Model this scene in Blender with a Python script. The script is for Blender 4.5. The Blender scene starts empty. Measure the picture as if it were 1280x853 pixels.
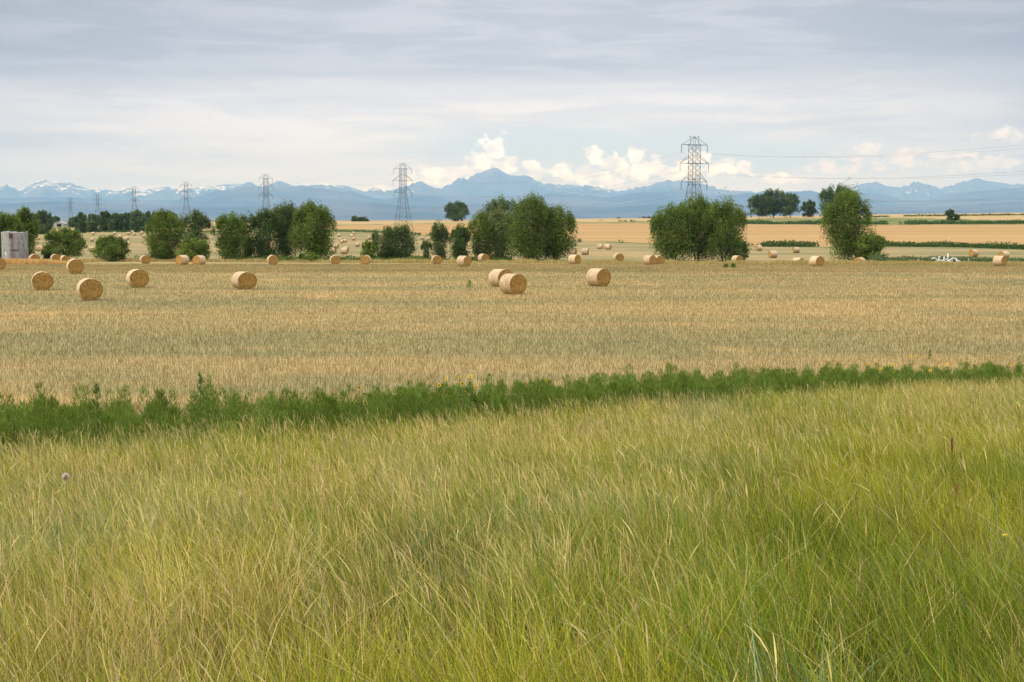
import bpy, math, random
import numpy as np
PI = math.pi
R = math.radians
scene = bpy.context.scene
C = scene.collection

# ------------------------------------------------------------------ camera
FPX = 1778.0                      # focal length in pixels of a 1280 wide frame
EYE = 5.8
PITCH = math.atan(154.5 / FPX)
cam_d = bpy.data.cameras.new('camera')
cam = bpy.data.objects.new('camera', cam_d)
C.objects.link(cam)
cam.location = (0, 0, EYE)
cam.rotation_euler = (PI / 2 - PITCH, 0, 0)
cam_d.sensor_width = 36
cam_d.lens = 36 * FPX / 1280
cam_d.clip_start = 0.1
cam_d.clip_end = 300000
scene.camera = cam

# ------------------------------------------------------------------ sun, exposure, engine
SUN_EL, SUN_AZ = R(52), R(-112)    # azimuth from +Y towards +X
sd = bpy.data.lights.new('sun', 'SUN')
sd.energy = 3.1
sd.angle = R(5)
sd.color = (1.0, .95, .87)
so = bpy.data.objects.new('sun', sd)
C.objects.link(so)
sv = (math.sin(SUN_AZ) * math.cos(SUN_EL), math.cos(SUN_AZ) * math.cos(SUN_EL), math.sin(SUN_EL))
from mathutils import Vector
so.rotation_euler = Vector(sv).to_track_quat('Z', 'Y').to_euler()
so.location = (0, 0, 200)
vs = scene.view_settings
scene.display_settings.display_device = 'sRGB'
vs.view_transform = 'Standard'
vs.look = 'None'
vs.gamma = 1
vs.use_curve_mapping = False
vs.exposure = 0.0
scene.render.engine = 'CYCLES'
cy = scene.cycles
cy.use_denoising = True
cy.max_bounces = 6
cy.diffuse_bounces = 3
cy.glossy_bounces = 2
cy.transmission_bounces = 4
cy.volume_bounces = 1
cy.transparent_max_bounces = 8
cy.caustics_reflective = False
cy.caustics_refractive = False


# ------------------------------------------------------------------ node helpers
class NT:
    def __init__(s, tree):
        s.t = tree
        s.n = tree.nodes
        s.l = tree.links

    def new(s, typ, **kw):
        n = s.n.new(typ)
        for k, v in kw.items():
            setattr(n, k, v)
        return n

    def set(s, sock, v):
        if hasattr(v, 'is_output') or isinstance(v, bpy.types.NodeSocket):
            s.l.new(v, sock)
        else:
            sock.default_value = v

    def m(s, op, a, b=None, c=None, clamp=False):
        n = s.n.new('ShaderNodeMath')
        n.operation = op
        n.use_clamp = clamp
        s.set(n.inputs[0], a)
        if b is not None:
            s.set(n.inputs[1], b)
        if c is not None:
            s.set(n.inputs[2], c)
        return n.outputs[0]

    def v(s, op, a, b=None):
        n = s.n.new('ShaderNodeVectorMath')
        n.operation = op
        s.set(n.inputs[0], a)
        if b is not None:
            s.set(n.inputs[1], b)
        return n.outputs['Value'] if op in ('LENGTH', 'DOT_PRODUCT', 'DISTANCE') else n.outputs['Vector']

    def xyz(s, x, y, z=0.0):
        n = s.n.new('ShaderNodeCombineXYZ')
        s.set(n.inputs[0], x)
        s.set(n.inputs[1], y)
        s.set(n.inputs[2], z)
        return n.outputs[0]

    def sep(s, vec):
        n = s.n.new('ShaderNodeSeparateXYZ')
        s.set(n.inputs[0], vec)
        return n.outputs

    def noise(s, vec, scale=1.0, detail=4.0, rough=.5, dist=0.0):
        n = s.n.new('ShaderNodeTexNoise')
        s.set(n.inputs['Vector'], vec)
        n.inputs['Scale'].default_value = scale
        n.inputs['Detail'].default_value = detail
        n.inputs['Roughness'].default_value = rough
        n.inputs['Distortion'].default_value = dist
        return n.outputs['Fac']

    def ss(s, x, a, b):            # smoothstep a..b
        n = s.n.new('ShaderNodeMapRange')
        n.interpolation_type = 'SMOOTHSTEP'
        s.set(n.inputs['Value'], x)
        n.inputs['From Min'].default_value = a
        n.inputs['From Max'].default_value = b
        return n.outputs['Result']

    def mix(s, f, a, b):
        n = s.n.new('ShaderNodeMix')
        n.data_type = 'RGBA'
        s.set(n.inputs[0], f)
        for i, c in ((6, a), (7, b)):
            if isinstance(c, tuple):
                c = tuple(c) + (1,) if len(c) == 3 else c
            s.set(n.inputs[i], c)
        return n.outputs[2]

    def mul(s, col, f):
        n = s.n.new('ShaderNodeVectorMath')
        n.operation = 'SCALE'
        s.set(n.inputs[0], col)
        s.set(n.inputs['Scale'], f)
        return n.outputs['Vector']


def mat(name):
    m = bpy.data.materials.new(name)
    m.use_nodes = True
    m.node_tree.nodes.clear()
    return m, NT(m.node_tree)


def finish(nt, shader):
    o = nt.new('ShaderNodeOutputMaterial')
    nt.l.new(shader, o.inputs['Surface'])


def principled(nt, col, rough=.85, spec=.2, metal=0.0, bump=None, bstr=.3, bdist=.05):
    p = nt.new('ShaderNodeBsdfPrincipled')
    nt.set(p.inputs['Base Color'], col if not isinstance(col, tuple) or len(col) == 4 else col + (1,))
    nt.set(p.inputs['Roughness'], rough)
    p.inputs['Specular IOR Level'].default_value = spec
    p.inputs['Metallic'].default_value = metal
    if bump is not None:
        b = nt.new('ShaderNodeBump')
        b.inputs['Strength'].default_value = bstr
        b.inputs['Distance'].default_value = bdist
        nt.set(b.inputs['Height'], bump)
        nt.l.new(b.outputs[0], p.inputs['Normal'])
    return p.outputs[0]


def pos(nt):
    return nt.new('ShaderNodeNewGeometry').outputs['Position']


# ------------------------------------------------------------------ world
world = bpy.data.worlds.new('World')
scene.world = world
world.use_nodes = True
w = NT(world.node_tree)
w.n.clear()
out = w.new('ShaderNodeOutputWorld')
bg = w.new('ShaderNodeBackground')
w.l.new(bg.outputs[0], out.inputs[0])
SKY_STR = .1
bg.inputs['Strength'].default_value = SKY_STR
sky = w.new('ShaderNodeTexSky')
sky.sky_type = 'NISHITA'
sky.sun_disc = False
sky.sun_elevation = SUN_EL
sky.sun_rotation = SUN_AZ
sky.air_density = 1.2
sky.dust_density = .6
tc = w.new('ShaderNodeTexCoord')
D = tc.outputs['Generated']
dx, dy, dz = w.sep(w.v('NORMALIZE', D))
az = w.m('ARCTAN2', dx, dy)
el = w.m('ARCSINE', dz)
zc = w.m('ADD', w.m('MAXIMUM', dz, 0.0), .055)
plane = w.xyz(w.m('DIVIDE', dx, zc), w.m('DIVIDE', dy, zc))
ang = w.xyz(az, el, 0.0)


def A(px, py):                     # pixel -> azimuth, elevation of that direction
    X = (px - 640) / FPX
    Z = (426.5 - py) / FPX
    y = math.cos(PITCH) + Z * math.sin(PITCH)
    z = -math.sin(PITCH) + Z * math.cos(PITCH)
    return math.atan2(X, y), math.atan2(z, math.hypot(X, y))


def K(*c):                         # final radiance -> colour fed to the background
    return tuple(x / SKY_STR for x in c)


n_big = w.noise(plane, .23, 5, .5, .6)
n_str = w.noise(w.xyz(w.m('MULTIPLY', az, 3.2), w.m('MULTIPLY', el, 26.0)), 1.0, 5, .55, .5)
n_fine = w.noise(w.xyz(w.m('MULTIPLY', az, 9.0), w.m('MULTIPLY', el, 70.0), 3.1), 1.0, 5, .6, .4)
# altitude brightness of the deck: bright belt low down, greyer above
elw = w.m('ADD', el, w.m('MULTIPLY', w.m('SUBTRACT', n_str, .5), .05))
elw = w.m('ADD', elw, w.m('MULTIPLY', w.m('SUBTRACT', n_big, .5), .05))
belt = w.m('SUBTRACT', 1.0, w.ss(elw, .072, .112))
side = w.m('SUBTRACT', 1.0, w.m('MULTIPLY', w.m('POWER', w.m('ABSOLUTE', w.m('DIVIDE', az, .40)), 2.0), .34), clamp=True)
deck = w.mix(belt, K(.50, .52, .60), K(.94, .93, 1.02))
deck = w.mix(w.m('MULTIPLY', w.ss(n_fine, .40, .62), .6), deck, K(.68, .70, .80))
up = w.ss(el, .13, .5)
deck = w.mix(up, deck, K(1.22, 1.24, 1.30))
deck = w.mul(deck, w.m('ADD', .72, w.m('MULTIPLY', n_big, .56)))
deck = w.mul(deck, w.m('MAXIMUM', w.m('MAXIMUM', side, .62), w.ss(el, .20, .45)))
# coverage: holes of pale blue low over the mountains
hole_c = A(800, 195)
hm = w.v('LENGTH', w.v('MULTIPLY', w.v('SUBTRACT', ang, (hole_c[0], hole_c[1], 0)), (1 / .20, 1 / .024, 0)))
hm = w.m('SUBTRACT', 1.0, hm)
hz = w.ss(w.m('ADD', hm, w.m('MULTIPLY', w.m('SUBTRACT', n_str, .5), 2.6)), -.15, .55)
blue = w.mix(.65, sky.outputs[0], K(.66, .82, 1.12))
c1 = w.mix(w.m('MULTIPLY', hz, .85), deck, blue)
# cumulus heads standing behind the ranges
blobs = [(617, 190, 20, 20), (603, 202, 22, 14), (630, 206, 24, 12), (578, 214, 24, 9), (545, 219, 26, 12), (520, 224, 22, 9),
         (560, 226, 40, 9), (662, 208, 14, 8), (690, 215, 34, 9), (745, 197, 15, 13), (768, 206, 30, 13), (795, 196, 15, 13),
         (812, 208, 34, 12), (745, 219, 70, 12), (850, 214, 46, 12), (876, 201, 16, 16), (905, 211, 30, 10), (965, 222, 22, 7),
         (990, 226, 26, 4), (400, 233, 16, 5), (450, 238, 20, 6), (474, 236, 18, 6)]
cn = w.noise(w.xyz(w.m('MULTIPLY', az, 95.0), w.m('MULTIPLY', el, 115.0)), 1.0, 7, .62, .2)
wob = w.m('MULTIPLY', w.m('SUBTRACT', cn, .53), 3.2)


def blobfield(bl):
    f = None
    for (px, py, rx, ry) in bl:
        a, e = A(px, py)
        d = w.v('LENGTH', w.v('MULTIPLY', w.v('SUBTRACT', ang, (a, e, 0)), (FPX / rx / 1.22, FPX / ry / 1.22, 0)))
        d = w.m('SUBTRACT', 1.0, d)
        f = d if f is None else w.m('MAXIMUM', f, d)
    return f


cf = w.m('ADD', blobfield(blobs), wob)
cm = w.ss(cf, .0, .5)
cshade = w.noise(w.xyz(w.m('MULTIPLY', az, 80.0), w.m('MULTIPLY', el, 110.0), 7.0), 1.0, 4, .5)
ccol = w.mix(w.ss(cshade, .38, .66), K(1.0, 1.02, 1.12), K(1.75, 1.78, 1.88))
c2 = w.mix(w.m('MULTIPLY', cm, .92), c1, ccol)
gblobs = [(1082, 189, 26, 10), (1062, 198, 34, 8), (1140, 190, 24, 7), (1190, 195, 32, 7), (1230, 206, 60, 9), (1120, 204, 60, 9), (1262, 168, 44, 9), (1045, 210, 40, 8)]
gm = w.ss(w.m('ADD', blobfield(gblobs), wob), 0.05, .6)
gcol = w.mix(w.ss(w.m('ADD', cshade, w.m('MULTIPLY', cn, .3)), .5, .8), K(.78, .78, .86), K(1.15, 1.08, 1.05))
c3 = w.mix(w.m('MULTIPLY', gm, .8), c2, gcol)
below = w.ss(el, -.02, .0)
final = w.mix(below, K(.16, .14, .09), c3)
w.l.new(final, bg.inputs['Color'])


# ------------------------------------------------------------------ terrain function
def ss(x, a, b):
    t = np.clip((np.asarray(x, float) - a) / (b - a), 0, 1)
    return t * t * (3 - 2 * t)


_LY = np.linspace(math.log(1.0), math.log(1.3e5), 4000)
_pts = [(1, 4.1), (20, 2.29), (30, 1.34), (44, 0.0), (60, 0), (150, 0), (232, -1.8), (333, -2.8), (420, -3.8), (480, -4.4), (560, -4.9), (600, -4.9),
        (760, -2.9), (1300, 2.9), (1450, 3.0), (2500, -8), (6000, -22), (20000, -30), (1.3e5, -40)]
_b = np.interp(np.exp(_LY), [p[0] for p in _pts], [p[1] for p in _pts])
_k = np.hanning(41)
_bs = np.convolve(np.pad(_b, 20, mode='edge'), _k / _k.sum(), mode='valid')
_CX = [0, 240, 400, 600, 750, 850, 1000, 1100, 1280]
_CZ = [.7, .7, 2.1, 3.2, 4.7, 5.1, 7.3, 8.7, 10.2]


def G(X, Y):
    X = np.asarray(X, float)
    Y = np.asarray(Y, float)
    Yc = np.maximum(Y, 1.0)
    z = np.interp(np.log(Yc), _LY, _bs)
    z = np.where(Y < 1, 4.2 - .0955 * np.maximum(Y, 0), z)
    z = z + .03 * np.clip(X, -14, 14) * (1 - ss(Y, 34, 47))
    px = 640 + FPX * X / Yc
    z = z + (np.interp(px, _CX, _CZ) - 2.9) * ss(Y, 600, 1300) * (1 - ss(Y, 1500, 2600))
    # soft undulation
    z = z + .05 * np.sin(X * .31 + 1) * np.sin(Y * .23) * (1 - ss(Y, 30, 44)) * ss(Y, 2, 8)
    return z


def ray(px, py):
    X = (px - 640) / FPX
    Z = (426.5 - py) / FPX
    y = math.cos(PITCH) + Z * math.sin(PITCH)
    z = -math.sin(PITCH) + Z * math.cos(PITCH)
    return X / y, z / y            # per unit Y


def hit(px, py, lift=0.0, y0=3.0, y1=1600.0):
    """point of the terrain (raised by lift) seen in that direction"""
    tx, tz = ray(px, py)
    Y = np.exp(np.linspace(math.log(y0), math.log(y1), 6000))
    d = EYE + tz * Y - (G(tx * Y, Y) + lift)
    i = np.where(d < 0)[0]
    Yh = Y[i[0]] if len(i) else y1
    return tx * Yh, Yh, float(G(tx * Yh, Yh))


def at(px, Y):
    tx, _ = ray(px, 300)
    return tx * Y, Y, float(G(tx * Y, Y))


# numpy value noise
def vnoise(x, y, seed=0):
    x = np.asarray(x, float)
    y = np.asarray(y, float)
    xi = np.floor(x).astype(np.int64)
    yi = np.floor(y).astype(np.int64)
    fx = x - xi
    fy = y - yi
    fx = fx * fx * (3 - 2 * fx)
    fy = fy * fy * (3 - 2 * fy)

    def h(a, b):
        n = (a * 374761393 + b * 668265263 + seed * 974711) & 0xffffffff
        n = ((n ^ (n >> 13)) * 1274126177) & 0xffffffff
        return ((n ^ (n >> 16)) & 0xffff) / 65535.0
    return (h(xi, yi) * (1 - fx) + h(xi + 1, yi) * fx) * (1 - fy) + (h(xi, yi + 1) * (1 - fx) + h(xi + 1, yi + 1) * fx) * fy


def fbm(x, y, seed=0, o=4):
    s = 0
    a = .5
    t = 0
    for i in range(o):
        s = s + a * vnoise(x * 2 ** i, y * 2 ** i, seed + i * 7)
        t += a
        a *= .5
    return s / t


# ------------------------------------------------------------------ mesh helpers
def np_mesh(name, V, F, material, parent=None, col=None, smooth=False, attr=None):
    V = np.asarray(V, np.float32).reshape(-1, 3)
    F = np.asarray(F, np.int32)
    k = F.shape[1]
    me = bpy.data.meshes.new(name)
    me.vertices.add(len(V))
    me.vertices.foreach_set('co', V.ravel())
    me.loops.add(F.size)
    me.loops.foreach_set('vertex_index', F.ravel())
    me.polygons.add(len(F))
    me.polygons.foreach_set('loop_start', np.arange(0, F.size, k, dtype=np.int32))
    me.polygons.foreach_set('loop_total', np.full(len(F), k, np.int32))
    if smooth:
        me.polygons.foreach_set('use_smooth', np.ones(len(F), bool))
    if col is not None:
        c = np.ones((len(V), 4), np.float32)
        c[:, :3] = col
        a = me.color_attributes.new('col', 'FLOAT_COLOR', 'POINT')
        a.data.foreach_set('color', c.ravel())
    me.update()
    me.validate()
    me.materials.append(material)
    o = bpy.data.objects.new(name, me)
    C.objects.link(o)
    if parent is not None:
        o.parent = parent
    return o


class MB:
    """collects simple shapes into one mesh"""
    def __init__(s):
        s.V = []
        s.F = []

    def add(s, V, F):
        b = len(s.V)
        s.V += [tuple(v) for v in V]
        s.F += [tuple(i + b for i in f) for f in F]

    def box(s, x0, x1, y0, y1, z0, z1):
        s.add([(x0, y0, z0), (x1, y0, z0), (x1, y1, z0), (x0, y1, z0), (x0, y0, z1), (x1, y0, z1), (x1, y1, z1), (x0, y1, z1)],
              [(0, 3, 2, 1), (4, 5, 6, 7), (0, 1, 5, 4), (1, 2, 6, 5), (2, 3, 7, 6), (3, 0, 4, 7)])

    def tube(s, pts, rad, n=6, cap=True):
        pts = [Vector(p) for p in pts]
        if not hasattr(rad, '__len__'):
            rad = [rad] * len(pts)
        V = []
        for i, p in enumerate(pts):
            a = pts[max(i - 1, 0)]
            b = pts[min(i + 1, len(pts) - 1)]
            t = (b - a).normalized()
            u = t.cross(Vector((0, 0, 1)))
            if u.length < 1e-3:
                u = Vector((1, 0, 0))
            u.normalize()
            v = t.cross(u)
            for j in range(n):
                an = 2 * PI * j / n
                V.append(p + (u * math.cos(an) + v * math.sin(an)) * rad[i])
        F = []
        for i in range(len(pts) - 1):
            for j in range(n):
                F.append((i * n + j, i * n + (j + 1) % n, (i + 1) * n + (j + 1) % n, (i + 1) * n + j))
        if cap:
            F.append(tuple(range(n))[::-1])
            F.append(tuple((len(pts) - 1) * n + j for j in range(n)))
        s.add(V, F)

    def build(s, name, material, parent=None, smooth=False):
        me = bpy.data.meshes.new(name)
        me.from_pydata(s.V, [], s.F)
        me.materials.append(material)
        if smooth:
            me.polygons.foreach_set('use_smooth', [True] * len(me.polygons))
        me.update()
        o = bpy.data.objects.new(name, me)
        C.objects.link(o)
        if parent is not None:
            o.parent = parent
        return o


def tag(o, label=None, cat=None, group=None, kind=None):
    if label:
        o['label'] = label
    if cat:
        o['category'] = cat
    if group:
        o['group'] = group
    if kind:
        o['kind'] = kind
    return o


def thing(name, label, cat, loc=(0, 0, 0), rz=0.0, group=None):
    o = bpy.data.objects.new(name, None)
    o.empty_display_size = .3
    C.objects.link(o)
    o.location = loc
    o.rotation_euler = (0, 0, rz)
    return tag(o, label, cat, group)


def dup(root, loc, rz, label, group=None):
    r = root.copy()
    C.objects.link(r)
    r.location = loc
    r.rotation_euler = (0, 0, rz)
    r['label'] = label
    if group:
        r['group'] = group
    for ch in list(root.children):
        c = ch.copy()
        C.objects.link(c)
        c.parent = r
        for g in ch.children:
            d = g.copy()
            C.objects.link(d)
            d.parent = c
    return r


# ------------------------------------------------------------------ materials
def stubble_col(nt, P):
    """shared tan / grey-green banding of the harvested field"""
    x, y, z = nt.sep(P)
    band = nt.noise(nt.xyz(nt.m('MULTIPLY', x, .012), nt.m('MULTIPLY', y, .085)), 1.0, 4, .55, .4)
    row = nt.noise(nt.xyz(nt.m('MULTIPLY', x, .05), nt.m('MULTIPLY', y, .5)), 1.0, 3, .5, .2)
    blot = nt.noise(nt.xyz(nt.m('MULTIPLY', x, .12), nt.m('MULTIPLY', y, .10), 5.0), 1.0, 4, .6)
    t = nt.m('ADD', nt.m('MULTIPLY', band, .46), nt.m('ADD', nt.m('MULTIPLY', row, .32), nt.m('MULTIPLY', blot, .22)))
    f = nt.ss(t, .37, .64)
    c = nt.mix(f, (.280, .250, .118), (.455, .328, .145))
    warm = nt.ss(blot, .60, .74)
    return nt.mix(nt.m('MULTIPLY', warm, .5), c, (.66, .45, .20))


def m_stubble_ground():
    m, nt = mat('stubble_ground')
    P = pos(nt)
    c = stubble_col(nt, P)
    g = nt.noise(P, 2.2, 4, .7)
    c = nt.mul(c, nt.m('ADD', .84, nt.m('MULTIPLY', g, .3)))
    finish(nt, principled(nt, c, .95, .05, bump=g, bstr=.6, bdist=.15))
    return m


def m_stubble():
    m, nt = mat('stubble_straw')
    P = pos(nt)
    c = stubble_col(nt, P)
    a = nt.new('ShaderNodeVertexColor', layer_name='col')
    n = nt.new('ShaderNodeVectorMath', operation='MULTIPLY')
    nt.l.new(c, n.inputs[0])
    nt.l.new(a.outputs[0], n.inputs[1])
    d = nt.new('ShaderNodeBsdfDiffuse')
    nt.l.new(n.outputs[0], d.inputs[0])
    tr = nt.new('ShaderNodeBsdfTranslucent')
    nt.l.new(n.outputs[0], tr.inputs[0])
    mx = nt.new('ShaderNodeMixShader')
    mx.inputs[0].default_value = .3
    nt.l.new(d.outputs[0], mx.inputs[1])
    nt.l.new(tr.outputs[0], mx.inputs[2])
    finish(nt, mx.outputs[0])
    return m


def m_leafy(name, trans=.35, tint=None):
    """vertex coloured leaf / blade"""
    m, nt = mat(name)
    a = nt.new('ShaderNodeVertexColor', layer_name='col')
    c = a.outputs[0]
    d = nt.new('ShaderNodeBsdfDiffuse')
    nt.set(d.inputs[0], c)
    tr = nt.new('ShaderNodeBsdfTranslucent')
    n = nt.new('ShaderNodeVectorMath', operation='MULTIPLY')
    nt.l.new(c, n.inputs[0])
    n.inputs[1].default_value = tint or (1.15, 1.15, .6)
    nt.l.new(n.outputs[0], tr.inputs[0])
    mx = nt.new('ShaderNodeMixShader')
    mx.inputs[0].default_value = trans
    nt.l.new(d.outputs[0], mx.inputs[1])
    nt.l.new(tr.outputs[0], mx.inputs[2])
    finish(nt, mx.outputs[0])
    return m


def m_patch(name, sx, sy, cols, lo=.38, hi=.62, grain=.4, gs=.5):
    """field ground: patches stretched in x / y between two or three colours"""
    m, nt = mat(name)
    P = pos(nt)
    x, y, z = nt.sep(P)
    a = nt.noise(nt.xyz(nt.m('MULTIPLY', x, sx), nt.m('MULTIPLY', y, sy)), 1.0, 5, .6, .5)
    b = nt.noise(nt.xyz(nt.m('MULTIPLY', x, sx * 2.3), nt.m('MULTIPLY', y, sy * 2.0), 9.0), 1.0, 5, .6, .5)
    c = nt.mix(nt.ss(a, lo, hi), cols[0], cols[1])
    if len(cols) > 2:
        c = nt.mix(nt.m('MULTIPLY', nt.ss(b, .5, .68), .8), c, cols[2])
    g = nt.noise(P, gs, 4, .7)
    c = nt.mul(c, nt.m('ADD', 1 - grain / 2, nt.m('MULTIPLY', g, grain)))
    finish(nt, principled(nt, c, .95, .05))
    return m


M_stub_g = m_stubble_ground()
M_stub = m_stubble()
M_grass = m_leafy('grass_blades', .35)
M_leaf = m_leafy('tree_leaves', .30, (1.2, 1.3, .5))
M_verge = m_patch('verge_soil', .5, .5, [(.06, .052, .025), (.13, .10, .05)], grain=.8, gs=6)
M_past = m_patch('pasture', .012, .022, [(.225, .20, .095), (.345, .255, .12), (.15, .175, .075)], .42, .56, grain=.4, gs=.3)
M_wheat = m_patch('ripe_field', .0015, .035, [(.36, .225, .095), (.43, .275, .118)], grain=.15, gs=.08)
M_green = m_patch('green_strip', .006, .02, [(.13, .165, .05), (.26, .23, .10), (.08, .12, .04)], grain=.4, gs=.2)
M_crest = m_patch('crest_field', .002, .012, [(.40, .29, .14), (.48, .33, .155), (.28, .26, .12)], grain=.2, gs=.1)
M_plain = m_patch('far_plain', .0004, .0008, [(.10, .11, .06), (.18, .15, .08)], grain=.1, gs=.01)


# ------------------------------------------------------------------ ground sheets
def zone(name, b0, b1, rows, material, u=None, power=1.0):
    """strip of terrain between two boundary lines, both given as functions of the direction"""
    if u is None:
        u = np.concatenate([-np.geomspace(3.2, .40, 26)[:-1], np.linspace(-.40, .40, 261), np.geomspace(.40, 3.2, 26)[1:]])
    Y0 = np.array([b0(t) for t in u])
    Y1 = np.array([b1(t) for t in u])
    s = np.linspace(0, 1, rows + 1)
    lg = np.log(Y0)[None, :] * (1 - s[:, None]) + np.log(Y1)[None, :] * s[:, None]
    Y = np.exp(lg)
    X = Y * u[None, :]
    V = np.stack([X, Y, G(X, Y)], -1).reshape(-1, 3)
    n = len(u)
    i, j = np.meshgrid(np.arange(rows), np.arange(n - 1), indexing='ij')
    a = (i * n + j).ravel()
    F = np.stack([a, a + 1, a + n + 1, a + n], 1)
    o = np_mesh(name, V, F, material, smooth=True)
    tag(o, kind='structure')
    return o


def border(pts, wob=0.0, seed=1, lift=0.0):
    """boundary line through directions (px, py): returns distance as function of x/y"""
    us = []
    ys = []
    for px in range(-20, 1301, 4):
        py = np.interp(px, [p[0] for p in pts], [p[1] for p in pts])
        X, Y, z = hit(px, py, lift, 60)
        us.append(ray(px, py)[0])
        ys.append(Y)
    ys = np.array(ys)
    k = np.ones(7) / 7
    ys = np.convolve(np.pad(ys, 3, mode='edge'), k, mode='valid')

    def f(t):
        Y = float(np.interp(t, us, ys))
        return Y * (1 + wob * (float(vnoise(t * 160 + seed, 0.5 + seed, seed)) - .5))
    return f


B_edge = border([(0, 329), (95, 329), (130, 327), (300, 328.5), (500, 329), (640, 329), (900, 330), (1280, 331.5)], .02, 2)
B_past = border([(-20, 292), (110, 290.5), (200, 291), (430, 291), (480, 291.5), (530, 296), (640, 299), (720, 301.5), (780, 304), (880, 308), (1000, 309.5), (1280, 310)], .03, 3)
B_wheat0 = border([(-20, 289.5), (200, 289), (430, 286.5), (480, 287), (530, 294.5), (640, 298.5), (720, 301), (780, 302.5), (880, 307), (1000, 308.5), (1280, 308.5)], .03, 4)
B_wheat1 = border([(-20, 287), (200, 286), (430, 282), (600, 279), (740, 279.4), (850, 279.6), (930, 280.5), (1100, 281.5), (1180, 281), (1280, 281)], .035, 5)
B_green1 = border([(-20, 284), (200, 283), (430, 281), (600, 278.4), (740, 277.8), (800, 276.6), (850, 276), (930, 274), (1030, 273), (1100, 272.4), (1180, 273.5), (1280, 276.8)], .035, 6)
vx = np.concatenate([-np.geomspace(420, 30, 24)[:-1], np.linspace(-30, 30, 121), np.geomspace(30, 420, 24)[1:]])
vy = np.concatenate([np.linspace(-60, 0, 13)[:-1], np.linspace(0, 31.0, 63)])
XX, YY = np.meshgrid(vx, vy)
ZZ = G(XX, YY)
n = len(vx)
i, j = np.meshgrid(np.arange(len(vy) - 1), np.arange(n - 1), indexing='ij')
a = (i * n + j).ravel()
o = np_mesh('roadside_ground', np.stack([XX, YY, ZZ], -1).reshape(-1, 3), np.stack([a, a + 1, a + n + 1, a + n], 1), M_verge, smooth=True)
tag(o, kind='structure')
zone('stubble_field_ground', lambda t: 31.0, B_edge, 90, M_stub_g)
zone('pasture_ground', B_edge, B_past, 60, M_past)
zone('grass_strip_ground', B_past, B_wheat0, 6, M_green)
zone('ripe_field_ground', B_wheat0, B_wheat1, 40, M_wheat)
zone('upper_grass_ground', B_wheat1, B_green1, 12, M_green)
zone('crest_field_ground', B_green1, lambda t: 1480.0, 20, M_crest)
zone('plain_ground', lambda t: 1480.0, lambda t: 90000.0, 60, M_plain)


# ------------------------------------------------------------------ mountains
def m_mountain(name, snow):
    m, nt = mat(name)
    P = pos(nt)
    x, y, z = nt.sep(P)
    f = nt.noise(nt.v('MULTIPLY', P, (.0004, .0004, .0012)), 1.0, 5, .6)
    c = nt.mix(nt.ss(f, .4, .6), (.030, .042, .028), (.085, .085, .07))
    if snow:
        up = nt.ss(z, 1100, 1500)
        c = nt.mix(up, c, (.07, .07, .07))
        s1 = nt.noise(nt.v('MULTIPLY', P, (.0030, .0010, .0085)), 1.0, 4, .65, .8)
        s2 = nt.noise(nt.v('MULTIPLY', P, (.00022, .0002, .0002)), 1.0, 2, .5)
        th = nt.m('ADD', s1, nt.m('MULTIPLY', nt.m('SUBTRACT', s2, .5), .9))
        a = nt.new('ShaderNodeVertexColor', layer_name='col')
        r, g, b = nt.sep(a.outputs[0])
        th = nt.m('ADD', th, nt.m('MULTIPLY', nt.m('SUBTRACT', r, .80), .45))
        sm = nt.m('MULTIPLY', nt.ss(th, .61, .67), nt.ss(r, .62, .72))
        sm = nt.m('MULTIPLY', sm, g)
        c = nt.mix(sm, c, (.62, .63, .66))
    finish(nt, principled(nt, c, .95, .05))
    return m


def mountains(name, dist, pts, depth, seed, snow, foot=-40.0, rough=.10, snowx=None):
    px = np.arange(-260, 1541, 2.0)
    xs = [p[0] for p in pts]
    py = np.interp(px, xs, [p[1] for p in pts])
    py = py + (np.abs(fbm(px / 8.0, px * 0 + seed, seed, 4) - .5) * 2 - .25) * (4.2 if snow else 1.7)
    tz = np.array([ray(a, b)[1] for a, b in zip(px, py)])
    tx = np.array([ray(a, b)[0] for a, b in zip(px, py)])
    n = len(px)
    rows = 34
    s = np.linspace(0, 1.25, rows)
    V = np.zeros((rows, n, 3))
    col = np.zeros((rows, n, 3))
    crest = EYE + tz * dist
    for i, q in enumerate(s):
        Y = dist - depth + depth * q
        X = tx * Y
        sp = fbm(X / 900.0 + seed, Y / 1600.0, seed + 3, 4)
        ridge = 1 - np.abs(2 * fbm(X / 1500.0 - Y / 4000.0, Y / 6000.0, seed + 11, 4) - 1)
        if q <= 1:
            h = q ** 1.15
            damp = np.sin(PI * min(q, 1.0)) ** .8 if 0 < q < 1 else 0
            z = foot + (crest - foot) * np.clip(h + damp * ((ridge - .75) * rough * 3 + (sp - .5) * rough * 1.6), 0, .985 if q < 1 else 1.0)
            V[i] = np.stack([X, np.full(n, Y), z], -1)
        else:
            z = foot + (crest - foot) * (1 - (q - 1) * 1.6)
            V[i] = np.stack([X, np.full(n, Y), z], -1)
        col[i, :, 0] = (V[i, :, 2] - foot) / np.maximum(crest - foot, 1)
        col[i, :, 1] = 1 if snowx is None else np.interp(px, [p[0] for p in snowx], [p[1] for p in snowx])
    i, j = np.meshgrid(np.arange(rows - 1), np.arange(n - 1), indexing='ij')
    a = (i * n + j).ravel()
    o = np_mesh(name, V.reshape(-1, 3), np.stack([a, a + 1, a + n + 1, a + n], 1), m_mountain(name, snow), smooth=True, col=col.reshape(-1, 3))
    tag(o, kind='structure')


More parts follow.
